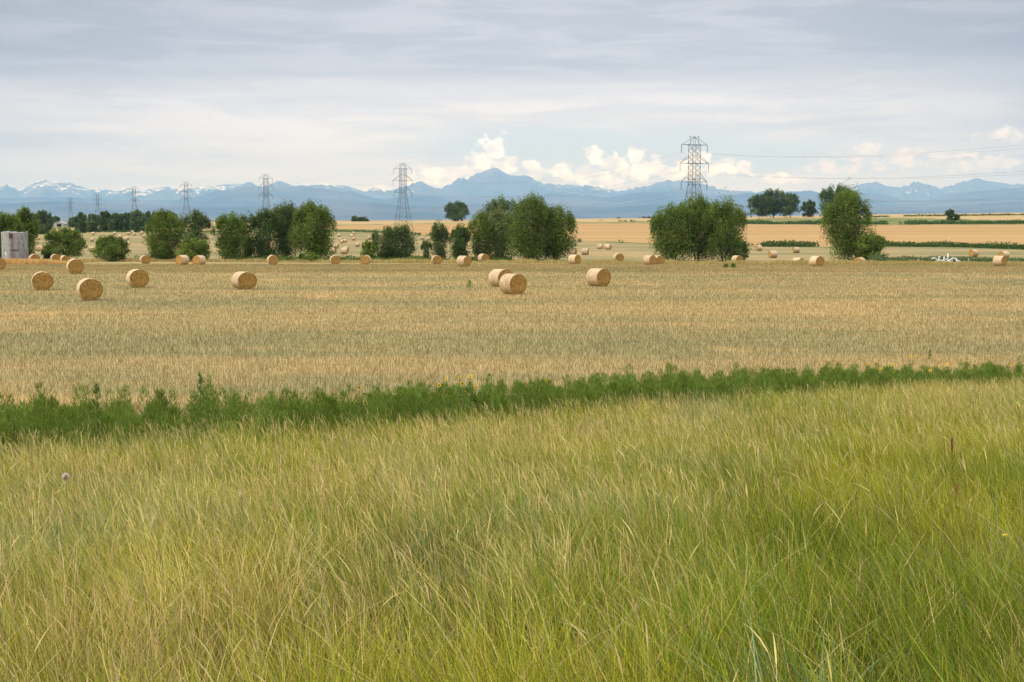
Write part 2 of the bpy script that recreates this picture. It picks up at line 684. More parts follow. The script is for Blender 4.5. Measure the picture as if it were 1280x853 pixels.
far_pts = [(-260, 235), (-100, 230), (0, 233), (8, 229), (15, 232), (24, 237), (40, 229), (50, 224), (56, 223), (62, 225), (70, 228), (84, 227), (92, 230), (100, 233), (112, 236),
           (122, 238), (130, 236), (140, 238), (148, 239), (155, 235), (160, 233), (168, 237), (180, 240), (190, 235), (205, 232), (212, 234), (225, 235),
           (238, 234), (250, 234), (262, 232), (270, 231), (282, 231), (295, 230), (305, 228), (315, 228), (325, 234), (335, 232), (345, 227), (352, 225),
           (360, 229), (370, 233), (380, 231), (395, 231), (405, 231), (420, 232), (430, 232), (445, 236), (455, 240), (462, 236), (468, 234), (480, 239),
           (495, 236), (505, 234), (515, 229), (526, 226), (535, 231), (545, 236), (553, 234), (562, 230), (572, 222), (578, 220), (584, 223), (592, 218),
           (600, 215), (610, 211.5), (615, 210), (621, 209.5), (628, 214), (635, 218), (645, 220), (655, 219), (662, 221), (670, 224), (680, 229), (690, 230),
           (705, 230), (720, 231), (735, 231), (745, 233), (760, 236), (775, 238), (790, 235), (800, 233), (815, 230), (825, 227), (836, 225), (842, 227),
           (850, 225), (858, 226), (870, 229), (890, 231), (900, 235), (910, 238), (930, 239), (945, 240), (980, 242), (1030, 241), (1050, 240),
           (1060, 236), (1080, 229), (1095, 227), (1105, 231), (1115, 234), (1135, 232), (1142, 227), (1150, 227), (1162, 231), (1175, 235), (1190, 231),
           (1205, 226), (1218, 223), (1225, 223), (1235, 226), (1250, 228), (1260, 230), (1280, 229), (1400, 226), (1540, 230)]
mid_pts = [(-260, 250), (0, 247), (80, 246), (150, 250), (220, 250), (250, 245), (270, 238.5), (290, 236), (312, 232), (322, 233), (340, 236), (365, 234), (378, 231),
           (395, 234), (410, 237), (430, 239.5), (440, 239), (455, 244), (480, 250), (500, 246), (515, 242), (540, 243), (580, 246), (640, 244), (700, 242), (760, 246), (800, 240),
           (860, 238), (900, 244), (940, 241), (955, 238.5), (970, 241), (1000, 238), (1012, 237.5), (1040, 243), (1065, 241.5), (1085, 241.5), (1110, 245), (1130, 250), (1160, 250),
           (1180, 243), (1200, 240), (1230, 238), (1250, 236), (1280, 234.5), (1400, 230), (1540, 240)]
near_pts = [(-260, 258), (0, 255), (70, 251), (150, 255), (300, 259), (380, 254), (440, 251), (500, 257), (560, 257), (640, 253), (700, 256), (760, 259), (840, 254), (900, 254),
            (1000, 259), (1050, 256), (1170, 259), (1230, 254), (1280, 252), (1540, 255)]
snowx = [(-260, 1), (460, 1), (500, .9), (560, .6), (590, .2), (650, .0), (680, .5), (760, .5), (800, .1), (950, .1), (1050, 1), (1540, 1)]
mountains('mountain_range', 58000.0, far_pts, 9000.0, 5, True, snowx=snowx)
mountains('mountain_foothills', 44000.0, mid_pts, 8000.0, 9, False)
mountains('mountain_front_hills', 33000.0, near_pts, 6000.0, 14, False)

# ------------------------------------------------------------------ haze
hb = MB()
hb.box(-70000, 70000, -3000, 84000, -42, 2700)
mh = bpy.data.materials.new('haze')
mh.use_nodes = True
nt = NT(mh.node_tree)
nt.n.clear()
ho = nt.new('ShaderNodeOutputMaterial')
pv = nt.new('ShaderNodeVolumePrincipled')
pv.inputs['Color'].default_value = (.27, .53, 1.0, 1)
pv.inputs['Density'].default_value = 3.0e-5
pv.inputs['Anisotropy'].default_value = 0.0
pv.inputs['Absorption Color'].default_value = (1, 1, 1, 1)
nt.l.new(pv.outputs[0], ho.inputs['Volume'])
haze = hb.build('haze', mh)
tag(haze, kind='stuff')

#@@OBJECTS
# ------------------------------------------------------------------ foreground grass
rng = np.random.default_rng(7)


def weed_line(X):
    """near edge of the green weed belt"""
    return np.clip(28.4 + .98 * X, 17.5, 39) + .5 * np.sin(X * .9) + .35 * np.sin(X * 2.3 + 1)


def blades(x, y, z, h, wd, lean_a, lean, curve, levels=4, colb=None, colt=None, wprof=None, face=None):
    """ribbons: root point, height, width, lean direction, lean amount, extra droop at the tip"""
    n = len(x)
    s = np.linspace(0, 1, levels)
    dxl = np.cos(lean_a)
    dyl = np.sin(lean_a)
    if face is None:
        face = rng.uniform(-1.0, 1.0, n)           # ribbon mostly faces the road
    wx = np.cos(face)
    wy = np.sin(face)
    V = np.zeros((n, levels, 2, 3), np.float32)
    Cc = np.zeros((n, levels, 2, 3), np.float32)
    if wprof is None:
        wprof = [1.0, .9, .6, .08] if levels == 4 else np.interp(s, [0, .6, 1], [1, .8, .08])
    for i, q in enumerate(s):
        off = lean * q + curve * q ** 3
        hz = h * (q - .35 * np.minimum(curve / np.maximum(h, .01), 1.2) * q ** 3 * .8)
        cx = x + dxl * off
        cyy = y + dyl * off
        cz = z + hz
        hw = wd * wprof[i] * .5
        V[:, i, 0] = np.stack([cx - wx * hw, cyy - wy * hw, cz], -1)
        V[:, i, 1] = np.stack([cx + wx * hw, cyy + wy * hw, cz], -1)
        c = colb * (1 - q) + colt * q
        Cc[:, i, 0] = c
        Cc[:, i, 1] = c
    base = (np.arange(n) * levels * 2)[:, None, None]
    k = np.arange(levels - 1)[None, :, None] * 2
    F = base + k + np.array([0, 1, 3, 2])[None, None, :]
    return V.reshape(-1, 3), F.reshape(-1, 4), Cc.reshape(-1, 3)


def join(parts):
    V = []
    F = []
    Cc = []
    b = 0
    for v, f, c in parts:
        V.append(v)
        F.append(f + b)
        Cc.append(c)
        b += len(v)
    return np.concatenate(V), np.concatenate(F), np.concatenate(Cc)


def scatter(n, y0, y1, pw, spread=.41, pad=3.5):
    """random roots, density falling with distance as Y**-pw"""
    e = 2 - pw
    u = rng.uniform(0, 1, n)
    y = (y0 ** e + u * (y1 ** e - y0 ** e)) ** (1 / e)
    x = rng.uniform(-1, 1, n) * (spread * y + pad)
    return x, y


PAL = {'yg': (.405, .400, .045), 'mg': (.185, .265, .036), 'bg': (.215, .290, .150), 'st': (.66, .53, .24), 'br': (.30, .20, .085), 'pk': (.60, .44, .25), 'ol': (.245, .262, .040)}
PAL = {k: np.array(v) for k, v in PAL.items()}


def patch_mix(x, y):
    """weights of blue-green, mid green, straw patches over the verge"""
    a = fbm(x / 1.6, y / 2.6, 3, 3)
    b = fbm(x / 1.1 + 9, y / 2.0, 8, 3)
    c = fbm(x / 2.4 + 4, y / 3.2, 15, 3)
    return a, b, c


def pick(x, y):
    u = x / y
    a, b, c = patch_mix(x, y)
    r = rng.uniform(0, 1, len(x))
    col = np.tile(PAL['yg'], (len(x), 1))
    col[(r < .42)] = PAL['ol']
    m = (a > .52) & (rng.uniform(0, 1, len(x)) < .62)
    col[m] = PAL['mg']
    m = (b > .61) & (rng.uniform(0, 1, len(x)) < .5)
    col[m] = PAL['bg']
    m = rng.uniform(0, 1, len(x)) < .05 + (.24 * np.clip((c - .5) * 4, 0, 1)) + .22 * ss(-u, .05, .35) * (1 - ss(y, 9, 14))
    col[m] = PAL['st']
    m = rng.uniform(0, 1, len(x)) < .05 + .12 * np.clip((c - .5) * 4, 0, 1)
    col[m] = PAL['br']
    return col * (.78 + .5 * fbm(x / .9 + 3, y / 1.5, 77, 3))[:, None] * rng.uniform(.42, 1.5, (len(x), 1)) * (1 + .07 * ss(y, 12, 20))[:, None] * (1 + rng.normal(0, .05, (len(x), 3)))


def cut(x, y, margin=0.0):
    k = y < weed_line(x) + margin + rng.normal(0, .7 + .9 * (margin > .8), len(x)) + (1.1 * ss(x, -2, 8) + rng.exponential(.8, len(x)) if margin > .8 else 0)
    return x[k], y[k]


parts = []
# leaf blades
for (nn, y0, y1, pw, hm, wm) in ((165000, 2.6, 9.0, 1.0, .50, .0044), (220000, 8.5, 17.0, 1.0, .52, .0056), (240000, 16.0, 43.0, .8, .54, .0075)):
    x, y = scatter(nn, y0, y1, pw)
    x, y = cut(x, y, .6)
    clump = fbm(x / .35, y / .35, 21, 2)
    kk = rng.uniform(0, 1, len(x)) < np.clip((clump - .26) * 3.4 + .35 * (y > 14), .07, 1)
    x, y, clump = x[kk], y[kk], clump[kk]
    h = hm * rng.uniform(.55, 1.2, len(x)) * (.55 + .9 * clump)
    la = PI + .8 * (fbm(x / .8, y / .8, 44, 2) - .5) + rng.normal(0, 1.35, len(x))
    c = pick(x, y)
    ln = h * np.abs(rng.normal(.22, .18, len(x)))
    cv = h * np.abs(rng.normal(.15, .25, len(x)))
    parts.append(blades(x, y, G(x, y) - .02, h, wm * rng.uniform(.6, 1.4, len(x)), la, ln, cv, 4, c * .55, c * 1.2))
x, y = scatter(36000, 2.6, 16.0, 1.1)
x, y = cut(x, y, .0)
h = rng.uniform(.08, .30, len(x))
c = np.where(rng.uniform(0, 1, (len(x), 1)) < .6, PAL['br'], PAL['st']) * rng.uniform(.5, 1.1, (len(x), 1))
parts.append(blades(x, y, G(x, y), h, .004 * rng.uniform(.7, 1.4, len(x)), rng.uniform(0, 2 * PI, len(x)), h * rng.uniform(.5, 1.6, len(x)), h * rng.uniform(0, .5, len(x)), 4, c * .8, c))
x, y = scatter(2600, 2.8, 12.0, 1.0)
h = rng.uniform(.35, .70, len(x))
c = np.where(rng.uniform(0, 1, (len(x), 1)) < .5, PAL['bg'], PAL['st']) * rng.uniform(.8, 1.35, (len(x), 1))
parts.append(blades(x, y, G(x, y), h, .0065 * rng.uniform(.7, 1.3, len(x)), rng.uniform(0, 2 * PI, len(x)), h * rng.uniform(.1, .5, len(x)), h * rng.uniform(.2, .9, len(x)), 6, c * .8, c))
V, F, Cc = join(parts)
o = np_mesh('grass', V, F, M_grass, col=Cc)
tag(o, 'dense green and olive grass blades filling the roadside slope', 'grass', kind='stuff')

# seeding stems: thin culm with a narrow spike at the end, most bowing to the left
parts = []
for (nn, y0, y1, pw, sc) in ((7000, 2.8, 9.5, 1.0, 1.0), (22000, 9.0, 17.0, 1.0, 1.25), (52000, 16.5, 43.0, .8, 1.5)):
    x, y = scatter(nn, y0, y1, pw)
    c3 = fbm(x / 2.4 + 4, y / 3.2, 15, 3)
    dens = .22 + .80 * np.clip((c3 - .4) * 4, 0, 1) + .35 * ss(y, 13, 22)
    dens = dens * (1 - .55 * ss(x / y, .05, .32) * (1 - ss(y, 12, 20)))
    k = rng.uniform(0, 1.1, len(x)) < dens
    x, y = cut(x[k], y[k], 1.1)
    n = len(x)
    h = rng.uniform(.42, .78, n)
    la = PI + rng.normal(0, 1.05, n)
    lean = h * np.abs(rng.normal(.15, .12, n))
    cv = h * np.abs(rng.normal(.10, .14, n))
    g = np.where(rng.uniform(0, 1, (n, 1)) < .75, PAL['st'], PAL['pk']) * rng.uniform(.75, 1.3, (n, 1))
    gb = np.where(rng.uniform(0, 1, (n, 1)) < .5, PAL['yg'], PAL['st']) * rng.uniform(.7, 1.1, (n, 1))
    prof = np.array([.30, .28, .28, .28, .9, 1.0, .5, .1])
    w0 = .0054 * sc * rng.uniform(.45, 1.2, n)
    s8 = np.array([0, .3, .6, .80, .82, .88, .95, 1.0])
    V = np.zeros((n, 8, 2, 3), np.float32)
    Cc = np.zeros((n, 8, 2, 3), np.float32)
    fa = rng.uniform(-.7, .7, n)
    for i, q in enumerate(s8):
        off = lean * q + cv * q ** 4
        hz = h * q - cv * .55 * q ** 6
        hw = w0 * prof[i] * .5
        cx = x + np.cos(la) * off
        cyy = y + np.sin(la) * off
        cz = G(x, y) + hz
        V[:, i, 0] = np.stack([cx - np.cos(fa) * hw, cyy - np.sin(fa) * hw, cz], -1)
        V[:, i, 1] = np.stack([cx + np.cos(fa) * hw, cyy + np.sin(fa) * hw, cz], -1)
        cc = g if q > .75 else gb * (1 - q) + g * q
        Cc[:, i, 0] = cc
        Cc[:, i, 1] = cc
    base = (np.arange(n) * 16)[:, None, None]
    k = np.arange(7)[None, :, None] * 2
    F = (base + k + np.array([0, 1, 3, 2])[None, None, :]).reshape(-1, 4)
    parts.append((V.reshape(-1, 3), F, Cc.reshape(-1, 3)))
V, F, Cc = join(parts)
o = np_mesh('seeding_grass', V, F, M_grass, col=Cc)
tag(o, 'straw coloured seed stems bowing left above the green grass', 'grass', kind='stuff')

# ------------------------------------------------------------------ stubble of the mown field
x, y = scatter(540000, 22.0, 235.0, 1.55, .40, 2)
k = y > weed_line(x) + 3.6
x, y = x[k], y[k]
n = len(x)
h = rng.uniform(.10, .27, n) * np.interp(y, [36, 90, 235], [1, .8, .6])
wd = .010 * (y / 50) ** .70 * rng.uniform(.6, 1.5, n)
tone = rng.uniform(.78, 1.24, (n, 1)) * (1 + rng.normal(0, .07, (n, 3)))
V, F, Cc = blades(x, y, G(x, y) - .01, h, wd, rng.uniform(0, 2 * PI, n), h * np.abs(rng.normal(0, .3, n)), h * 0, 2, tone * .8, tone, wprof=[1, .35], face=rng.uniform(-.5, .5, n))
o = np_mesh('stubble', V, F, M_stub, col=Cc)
tag(o, 'short dry stubble with green regrowth covering the mown field', 'stubble', kind='stuff')

# ------------------------------------------------------------------ belt of feathery green weeds
WG = np.array([.125, .195, .052])
P_ = []
npl = 2300
xs = rng.uniform(-16, 22, npl)
ys = weed_line(xs) + rng.uniform(-1.6, 4.4, npl)
hs = rng.uniform(.60, 1.12, npl) * (.86 + .3 * fbm(xs / 1.2, ys / 3, 31, 2)) * np.interp(xs, [-10, 0, 9], [1.08, .90, .98])
tall = rng.uniform(0, 1, npl) < .04
hs[tall] *= 1.2
hs *= np.where(fbm(xs / .8, ys / 1.5, 91, 2) < .36, .72, 1.0)
for i in range(npl):
    m = 300
    t = rng.uniform(0, 1, m) ** .75
    rr = (.04 + .20 * np.sin(PI * np.clip(t * .92 + .08, 0, 1)) ** .7) * (1 - .35 * t) * rng.uniform(.2, 1.0, m)
    an = rng.uniform(0, 2 * PI, m)
    bx = xs[i] + np.cos(an) * rr
    by = ys[i] + np.sin(an) * rr
    bz = float(G(xs[i], ys[i])) + hs[i] * t * .96
    hh = rng.uniform(.05, .11, m) * (1.1 - .3 * t)
    P_.append((bx, by, bz, hh, an, np.full(m, .75 + .5 * rng.uniform()), t))
bx = np.concatenate([p[0] for p in P_])
by = np.concatenate([p[1] for p in P_])
bz = np.concatenate([p[2] for p in P_])
hh = np.concatenate([p[3] for p in P_])
an = np.concatenate([p[4] for p in P_])
tn = np.concatenate([p[5] for p in P_])
tt = np.concatenate([p[6] for p in P_])
c = WG * tn[:, None] * rng.uniform(.7, 1.4, (len(bx), 1))
c = c + (np.array([.05, .045, .0]) * tt[:, None])
V, F, Cc = blades(bx, by, bz, hh, np.full(len(bx), .012), an, hh * .55, hh * 0, 2, c * .85, c * 1.1, wprof=[1, .3], face=rng.uniform(0, PI, len(bx)))
o = np_mesh('weeds', V, F, M_leaf, col=Cc)
tag(o, 'belt of dark green feathery weeds between tall grass and stubble', 'weeds', kind='stuff')


# ------------------------------------------------------------------ plain materials
def m_plain(name, col, rough=.8, spec=.2, metal=0.0, var=.25, sc=3.0):
    m, nt = mat(name)
    tcx = nt.new('ShaderNodeTexCoord').outputs['Object']
    g = nt.noise(tcx, sc, 4, .6)
    c = nt.mul(nt.mix(0.0, col, col), nt.m('ADD', 1 - var, nt.m('MULTIPLY', g, 2 * var)))
    finish(nt, principled(nt, c, rough, spec, metal))
    return m


M_petal = m_plain('petal_yellow', (.85, .58, .02), .6, var=.12, sc=30)
M_disc = m_plain('disc_brown', (.09, .045, .012), .9)
M_stem = m_plain('stem_green', (.11, .15, .04), .7)
M_steel = m_plain('galvanised_steel', (.13, .155, .185), .8, .2, 0, .12, .5)
M_insul = m_plain('insulator_grey', (.10, .10, .105), .4, .4)
M_wire = m_plain('aluminium_wire', (.16, .165, .18), .5, .3, .3, .05)
M_bark = m_plain('bark', (.16, .125, .085), .9, .1, 0, .4, 4)
M_white = m_plain('white_paint', (.78, .78, .76), .6, .3, 0, .08, 3)
M_post = m_plain('weathered_post', (.50, .46, .38), .9, .1, 0, .3, 6)
M_grey = m_plain('grey_boards', (.40, .40, .40), .8, .1, 0, .15, 2)
M_roof = m_plain('grey_roof', (.34, .36, .40), .6, .2, .1, .1, 1)
M_dark = m_plain('dark_opening', (.02, .02, .022), .9, .05)
M_rust = m_plain('rust', (.12, .07, .045), .9, .1, 0, .4, 4)
M_dock = m_plain('dock_seeds', (.24, .10, .05), .9, .1, 0, .3, 40)
M_fluff, _n = mat('seed_fluff')
_t = _n.new('ShaderNodeBsdfTranslucent')
_t.inputs[0].default_value = (.80, .70, .60, 1)
_d = _n.new('ShaderNodeBsdfDiffuse')
_d.inputs[0].default_value = (.80, .70, .60, 1)
_m = _n.new('ShaderNodeMixShader')
_n.l.new(_t.outputs[0], _m.inputs[1])
_n.l.new(_d.outputs[0], _m.inputs[2])
finish(_n, _m.outputs[0])


# ------------------------------------------------------------------ wild sunflowers along the weed belt
def sunflower(px, py, Y, heads, label, tilt=0.0, seed=0):
    r = random.Random(seed)
    tx, tz = ray(px, py)
    Y = 22.0
    for _i in range(30):
        Y += .5 * (float(weed_line(tx * Y)) + (.6 if py > 470 else 1.6) - Y)
    X = tx * Y
    gz = float(G(X, Y))
    topz = EYE + tz * Y
    h = topz - gz
    t = thing('wild_sunflower', label, 'sunflower', (X, Y, gz), 0, 'wild sunflowers along the weed belt')
    stem = MB()
    lx = r.uniform(-.08, .08)
    stem.tube([(lx, .03, 0), (lx * .6, 0, h * .5), (0, 0, h)], [.009, .007, .005], 5)
    pos_h = [(0, 0, h)]
    for k in range(heads - 1):
        dxh = r.choice((-1, 1)) * r.uniform(.10, .26)
        dzh = -r.uniform(.02, .22)
        z0 = h * r.uniform(.62, .8)
        stem.tube([(lx * .4, 0, z0), (dxh * .7, r.uniform(-.05, .05), (z0 + h + dzh) / 2), (dxh, 0, h + dzh)], [.006, .005, .004], 5)
        pos_h.append((dxh, 0, h + dzh))
    stem.build('stem', M_stem, t)
    lv = MB()
    for k in range(9):
        z0 = h * r.uniform(.45, .93)
        a = r.uniform(0, 2 * PI)
        L = r.uniform(.07, .13)
        ca, sa = math.cos(a), math.sin(a)
        b0 = (lx * .5 + ca * .02, sa * .02, z0)
        lv.add([b0, (b0[0] + ca * L * .5 - sa * L * .3, b0[1] + sa * L * .5 + ca * L * .3, z0 + .02), (b0[0] + ca * L, b0[1] + sa * L, z0 - .03),
                (b0[0] + ca * L * .5 + sa * L * .3, b0[1] + sa * L * .5 - ca * L * .3, z0 + .02)], [(0, 1, 2, 3)])
    lv.build('leaf', M_stem, t)['kind'] = 'stuff'
    for (hx, hy, hz) in pos_h:
        hd = MB()
        pt = MB()
        rad = r.uniform(.032, .045)
        az_ = r.uniform(-.8, .8)
        elv = r.uniform(-.1, .7)
        nrm = Vector((math.sin(az_) * math.cos(elv), -math.cos(az_) * math.cos(elv), math.sin(elv)))
        u = nrm.cross(Vector((0, 0, 1))).normalized()
        v = nrm.cross(u)
        c0 = Vector((hx, hy, hz))
        for j in range(13):
            a0 = 2 * PI * j / 13 + r.uniform(-.1, .1)
            d = u * math.cos(a0) + v * math.sin(a0)
            s = u * -math.sin(a0) + v * math.cos(a0)
            pt.add([c0 + d * .014, c0 + d * rad * .65 + s * .013 + nrm * .006, c0 + d * rad * r.uniform(.9, 1.1), c0 + d * rad * .65 - s * .013 + nrm * .006], [(0, 1, 2, 3)])
        ring = [c0 + (u * math.cos(2 * PI * j / 10) + v * math.sin(2 * PI * j / 10)) * .018 + nrm * .004 for j in range(10)]
        hd.add(ring + [c0 + nrm * .016, c0 - nrm * .008], [(j, (j + 1) % 10, 10) for j in range(10)] + [((j + 1) % 10, j, 11) for j in range(10)])
        fl = hd.build('flower_head', M_disc, t)
        pt.build('petals', M_petal, fl)


sf = [(449, 484.5, 23.5, 1, 'lone yellow sunflower at left, apart from the middle sunflower patch'),
      (558, 474, 24.0, 2, 'upright sunflower with a clear dark disc, left end of middle patch'),
      (574, 472, 24.6, 1, 'small sunflower second from left in the middle patch'),
      (588, 470.5, 24.2, 2, 'tallest sunflower of the middle patch, right of its two neighbours'),
      (595, 484, 23.4, 2, 'low sunflower below the tallest one of the middle patch'),
      (683, 476, 24.4, 2, 'pair of sunflower blooms alone between patch and stubble, mid picture'),
      (702, 490, 23.4, 1, 'low sunflower half sunk in green weeds right of picture middle'),
      (900, 479, 24.6, 1, 'single sunflower deep in the weeds left of the right-hand patch'),
      (1094, 454, 27.6, 3, 'sunflower with several blooms at left end of right-hand patch'),
      (1101, 461, 27.0, 2, 'lower sunflower just right of the many-bloomed one'),
      (1112, 456, 27.4, 2, 'sunflower in the densest yellow cluster of the right-hand patch'),
      (1118, 464, 26.6, 1, 'lowest sunflower of the dense yellow cluster at right'),
      (1138, 446, 27.8, 2, 'tallest sunflower at right, standing up against the stubble'),
      (1148, 462, 27.0, 1, 'small sunflower right of the tallest right-hand one'),
      (1163, 463, 27.2, 1, 'single bloom between tallest sunflower and the far right ones'),
      (1184, 456, 27.8, 2, 'sunflower pair on the weed crest toward the right edge'),
      (1209, 452, 28.0, 1, 'thin sunflower with small bloom near the right edge'),
      (1228, 456, 27.8, 1, 'sunflower second from the right edge of the picture'),
      (1262, 455, 28.0, 2, 'rightmost sunflower at the edge of the picture')]
for k, (px, py, Y, hd, lb) in enumerate(sf):
    sunflower(px, py, Y, hd, lb, seed=k)

# tall weeds poking out of the belt and the field
def leafy_weed(px, py, Y, h, label, cat='weed', name='tall_weed', wdt=.16, col=WG, m=420, leaf=.05, group=None):
    X, Yy, gz = at(px, Y)
    t = rng.uniform(0.05, 1, m)
    rr = wdt * (1.05 - t) ** .6 * rng.uniform(.1, 1, m)
    a = rng.uniform(0, 2 * PI, m)
    hh = leaf * rng.uniform(.6, 1.3, m)
    c = col * rng.uniform(.6, 1.4, (m, 1))
    V, F, Cc = blades(np.cos(a) * rr, np.sin(a) * rr, h * t - hh * .5, hh, np.full(m, leaf * .3), a, hh * .5, hh * 0, 2, c, c * 1.1, wprof=[1, .3], face=rng.uniform(0, PI, m))
    root = thing(name, label, cat, (X, Yy, gz), 0, group)
    np_mesh('foliage', V, F, M_leaf, root, Cc)
    s = MB()
    s.tube([(0, 0, -.02), (0, 0, h * .95)], [.012, .004], 5)
    s.build('stem', M_stem, root)
    return root


leafy_weed(247, 0, 21.6, 1.42, 'tallest feathery weed above the green belt at left')
leafy_weed(116, 0, 21.2, 1.30, 'feathery weed rising from the green belt near left edge')
leafy_weed(587, 0, 118.0, .62, 'lone green weed in the stubble left of the paired bales', leaf=.10, wdt=.38, col=WG * 1.3, m=240)
leafy_weed(1026, 0, 236, 1.0, 'small dark weed at the field edge right of the half hidden bales', leaf=.14, wdt=.2)
leafy_weed(1166, 0, 58, .4, 'thin dark weed alone in the stubble above right-hand sunflowers', leaf=.06, wdt=.07, m=120)
leafy_weed(908, 0, 190, .5, 'low dark weed in stubble, left one below the largest clump', leaf=.14, wdt=.5, group='low dark weeds in the far stubble')
leafy_weed(917, 0, 188, .6, 'low dark weed in stubble, right one below the largest clump', leaf=.14, wdt=.5, group='low dark weeds in the far stubble')

# rusty dock stalk, pale seed puff, small yellow flower
def dock(px, Y, h, label):
    X, Yy, gz = at(px, Y)
    t = thing('dock_plant', label, 'dock', (X, Yy, gz), 0, 'rusty dock stalks in the grass')
    s = MB()
    s.tube([(0, 0, 0), (.02, 0, h * .5), (.0, 0, h)], [.006, .005, .003], 5)
    s.build('stem', M_rust, t)
    q = MB()
    r = random.Random(int(px))
    for k in range(60):
        z = h * r.uniform(.82, 1)
        a = r.uniform(0, 2 * PI)
        d = .012 * (1.15 - z / h) ** .3 * r.uniform(.2, 1)
        c = Vector((.01 + math.cos(a) * d, math.sin(a) * d, z))
        e = .007
        q.add([c + Vector((-e, 0, -e)), c + Vector((e, 0, -e * .5)), c + Vector((e * .6, e, e)), c + Vector((-e, e * .4, e * .8))], [(0, 1, 2, 3)])
    q.build('seed_head', M_dock, t)


dock(1196, 13.4, .66, 'taller rust red dock stalk in grass at right')
dock(1202, 10.2, .52, 'shorter rust brown dock stalk nearer than the tall one')
Xs, Ys, Zs = at(74, 12.3)
t = thing('salsify', 'pale round seed puff on a stalk in the grass at left', 'seed head', (Xs, Ys, Zs))
s = MB()
hS = EYE + ray(74, 596)[1] * 12.3 - Zs
s.tube([(0, 0, 0), (.01, 0, hS * .6), (0, 0, hS)], [.004, .004, .003], 5)
s.build('stem', M_stem, t)
q = MB()
r = random.Random(4)
for k in range(170):
    d = Vector((r.gauss(0, 1), r.gauss(0, 1), r.gauss(0, 1))).normalized()
    u = d.orthogonal().normalized() * .004
    q.add([Vector((0, 0, hS)) + u, Vector((0, 0, hS)) - u, Vector((0, 0, hS)) + d * .033 - u * 1.6, Vector((0, 0, hS)) + d * .033 + u * 1.6], [(0, 1, 2, 3)])
q.build('seed_puff', M_fluff, t)
Xs, Ys, Zs = at(1267, 8.2)
t = thing('yellow_wildflower', 'tiny yellow flower alone in the grass by the right edge', 'flower', (Xs, Ys, Zs))
hS = EYE + ray(1267, 669)[1] * 8.2 - Zs
s = MB()
s.tube([(0, 0, 0), (0, 0, hS)], [.003, .002], 5)
s.build('stem', M_stem, t)
q = MB()
for k in range(8):
    a = 2 * PI * k / 8
    q.add([(0, 0, hS), (math.cos(a - .3) * .012, math.sin(a - .3) * .008 - .004, hS + .005), (math.cos(a) * .02, math.sin(a) * .012 - .006, hS + .008 * math.sin(a)), (math.cos(a + .3) * .012, math.sin(a + .3) * .008 - .004, hS + .005)], [(0, 1, 2, 3)])
q.build('petals', M_petal, t)


# ------------------------------------------------------------------ round straw bales
def m_bale_face():
    m, nt = mat('straw_face')
    O = nt.new('ShaderNodeTexCoord').outputs['Object']
    x, y, z = nt.sep(O)
    z = nt.m('SUBTRACT', z, .77)
    rad = nt.m('SQRT', nt.m('ADD', nt.m('MULTIPLY', x, x), nt.m('MULTIPLY', z, z)))
    an = nt.m('ARCTAN2', z, x)
    ring = nt.noise(nt.xyz(nt.m('MULTIPLY', rad, 16.0), nt.m('MULTIPLY', an, 1.6), y), 1.0, 4, .6, 1.2)
    mot = nt.noise(O, 9.0, 4, .7)
    t = nt.m('ADD', nt.m('MULTIPLY', ring, .6), nt.m('MULTIPLY', mot, .4))
    c = nt.mix(nt.ss(t, .36, .62), (.20, .105, .028), (.60, .375, .115))
    finish(nt, principled(nt, c, .9, .1, bump=t, bstr=.9, bdist=.08))
    return m


def m_bale_wrap():
    m, nt = mat('net_wrap')
    O = nt.new('ShaderNodeTexCoord').outputs['Object']
    x, y, z = nt.sep(O)
    rnd = nt.new('ShaderNodeObjectInfo').outputs['Random']
    g = nt.noise(nt.v('ADD', nt.v('MULTIPLY', O, (2.5, 12, 2.5)), nt.xyz(nt.m('MULTIPLY', rnd, 40.0), 0.0)), 1.0, 4, .65, .5)
    h = nt.noise(O, 14, 3, .6)
    c = nt.mix(nt.ss(g, .32, .66), (.42, .29, .15), (.70, .54, .37))
    c = nt.mul(c, nt.m('ADD', .84, nt.m('MULTIPLY', rnd, .26)))
    c = nt.mul(c, nt.m('ADD', .8, nt.m('MULTIPLY', h, .4)))
    finish(nt, principled(nt, c, .8, .2, bump=g, bstr=.5, bdist=.04))
    return m


M_bface = m_bale_face()
M_bwrap = m_bale_wrap()
BR, BL = .80, 1.42


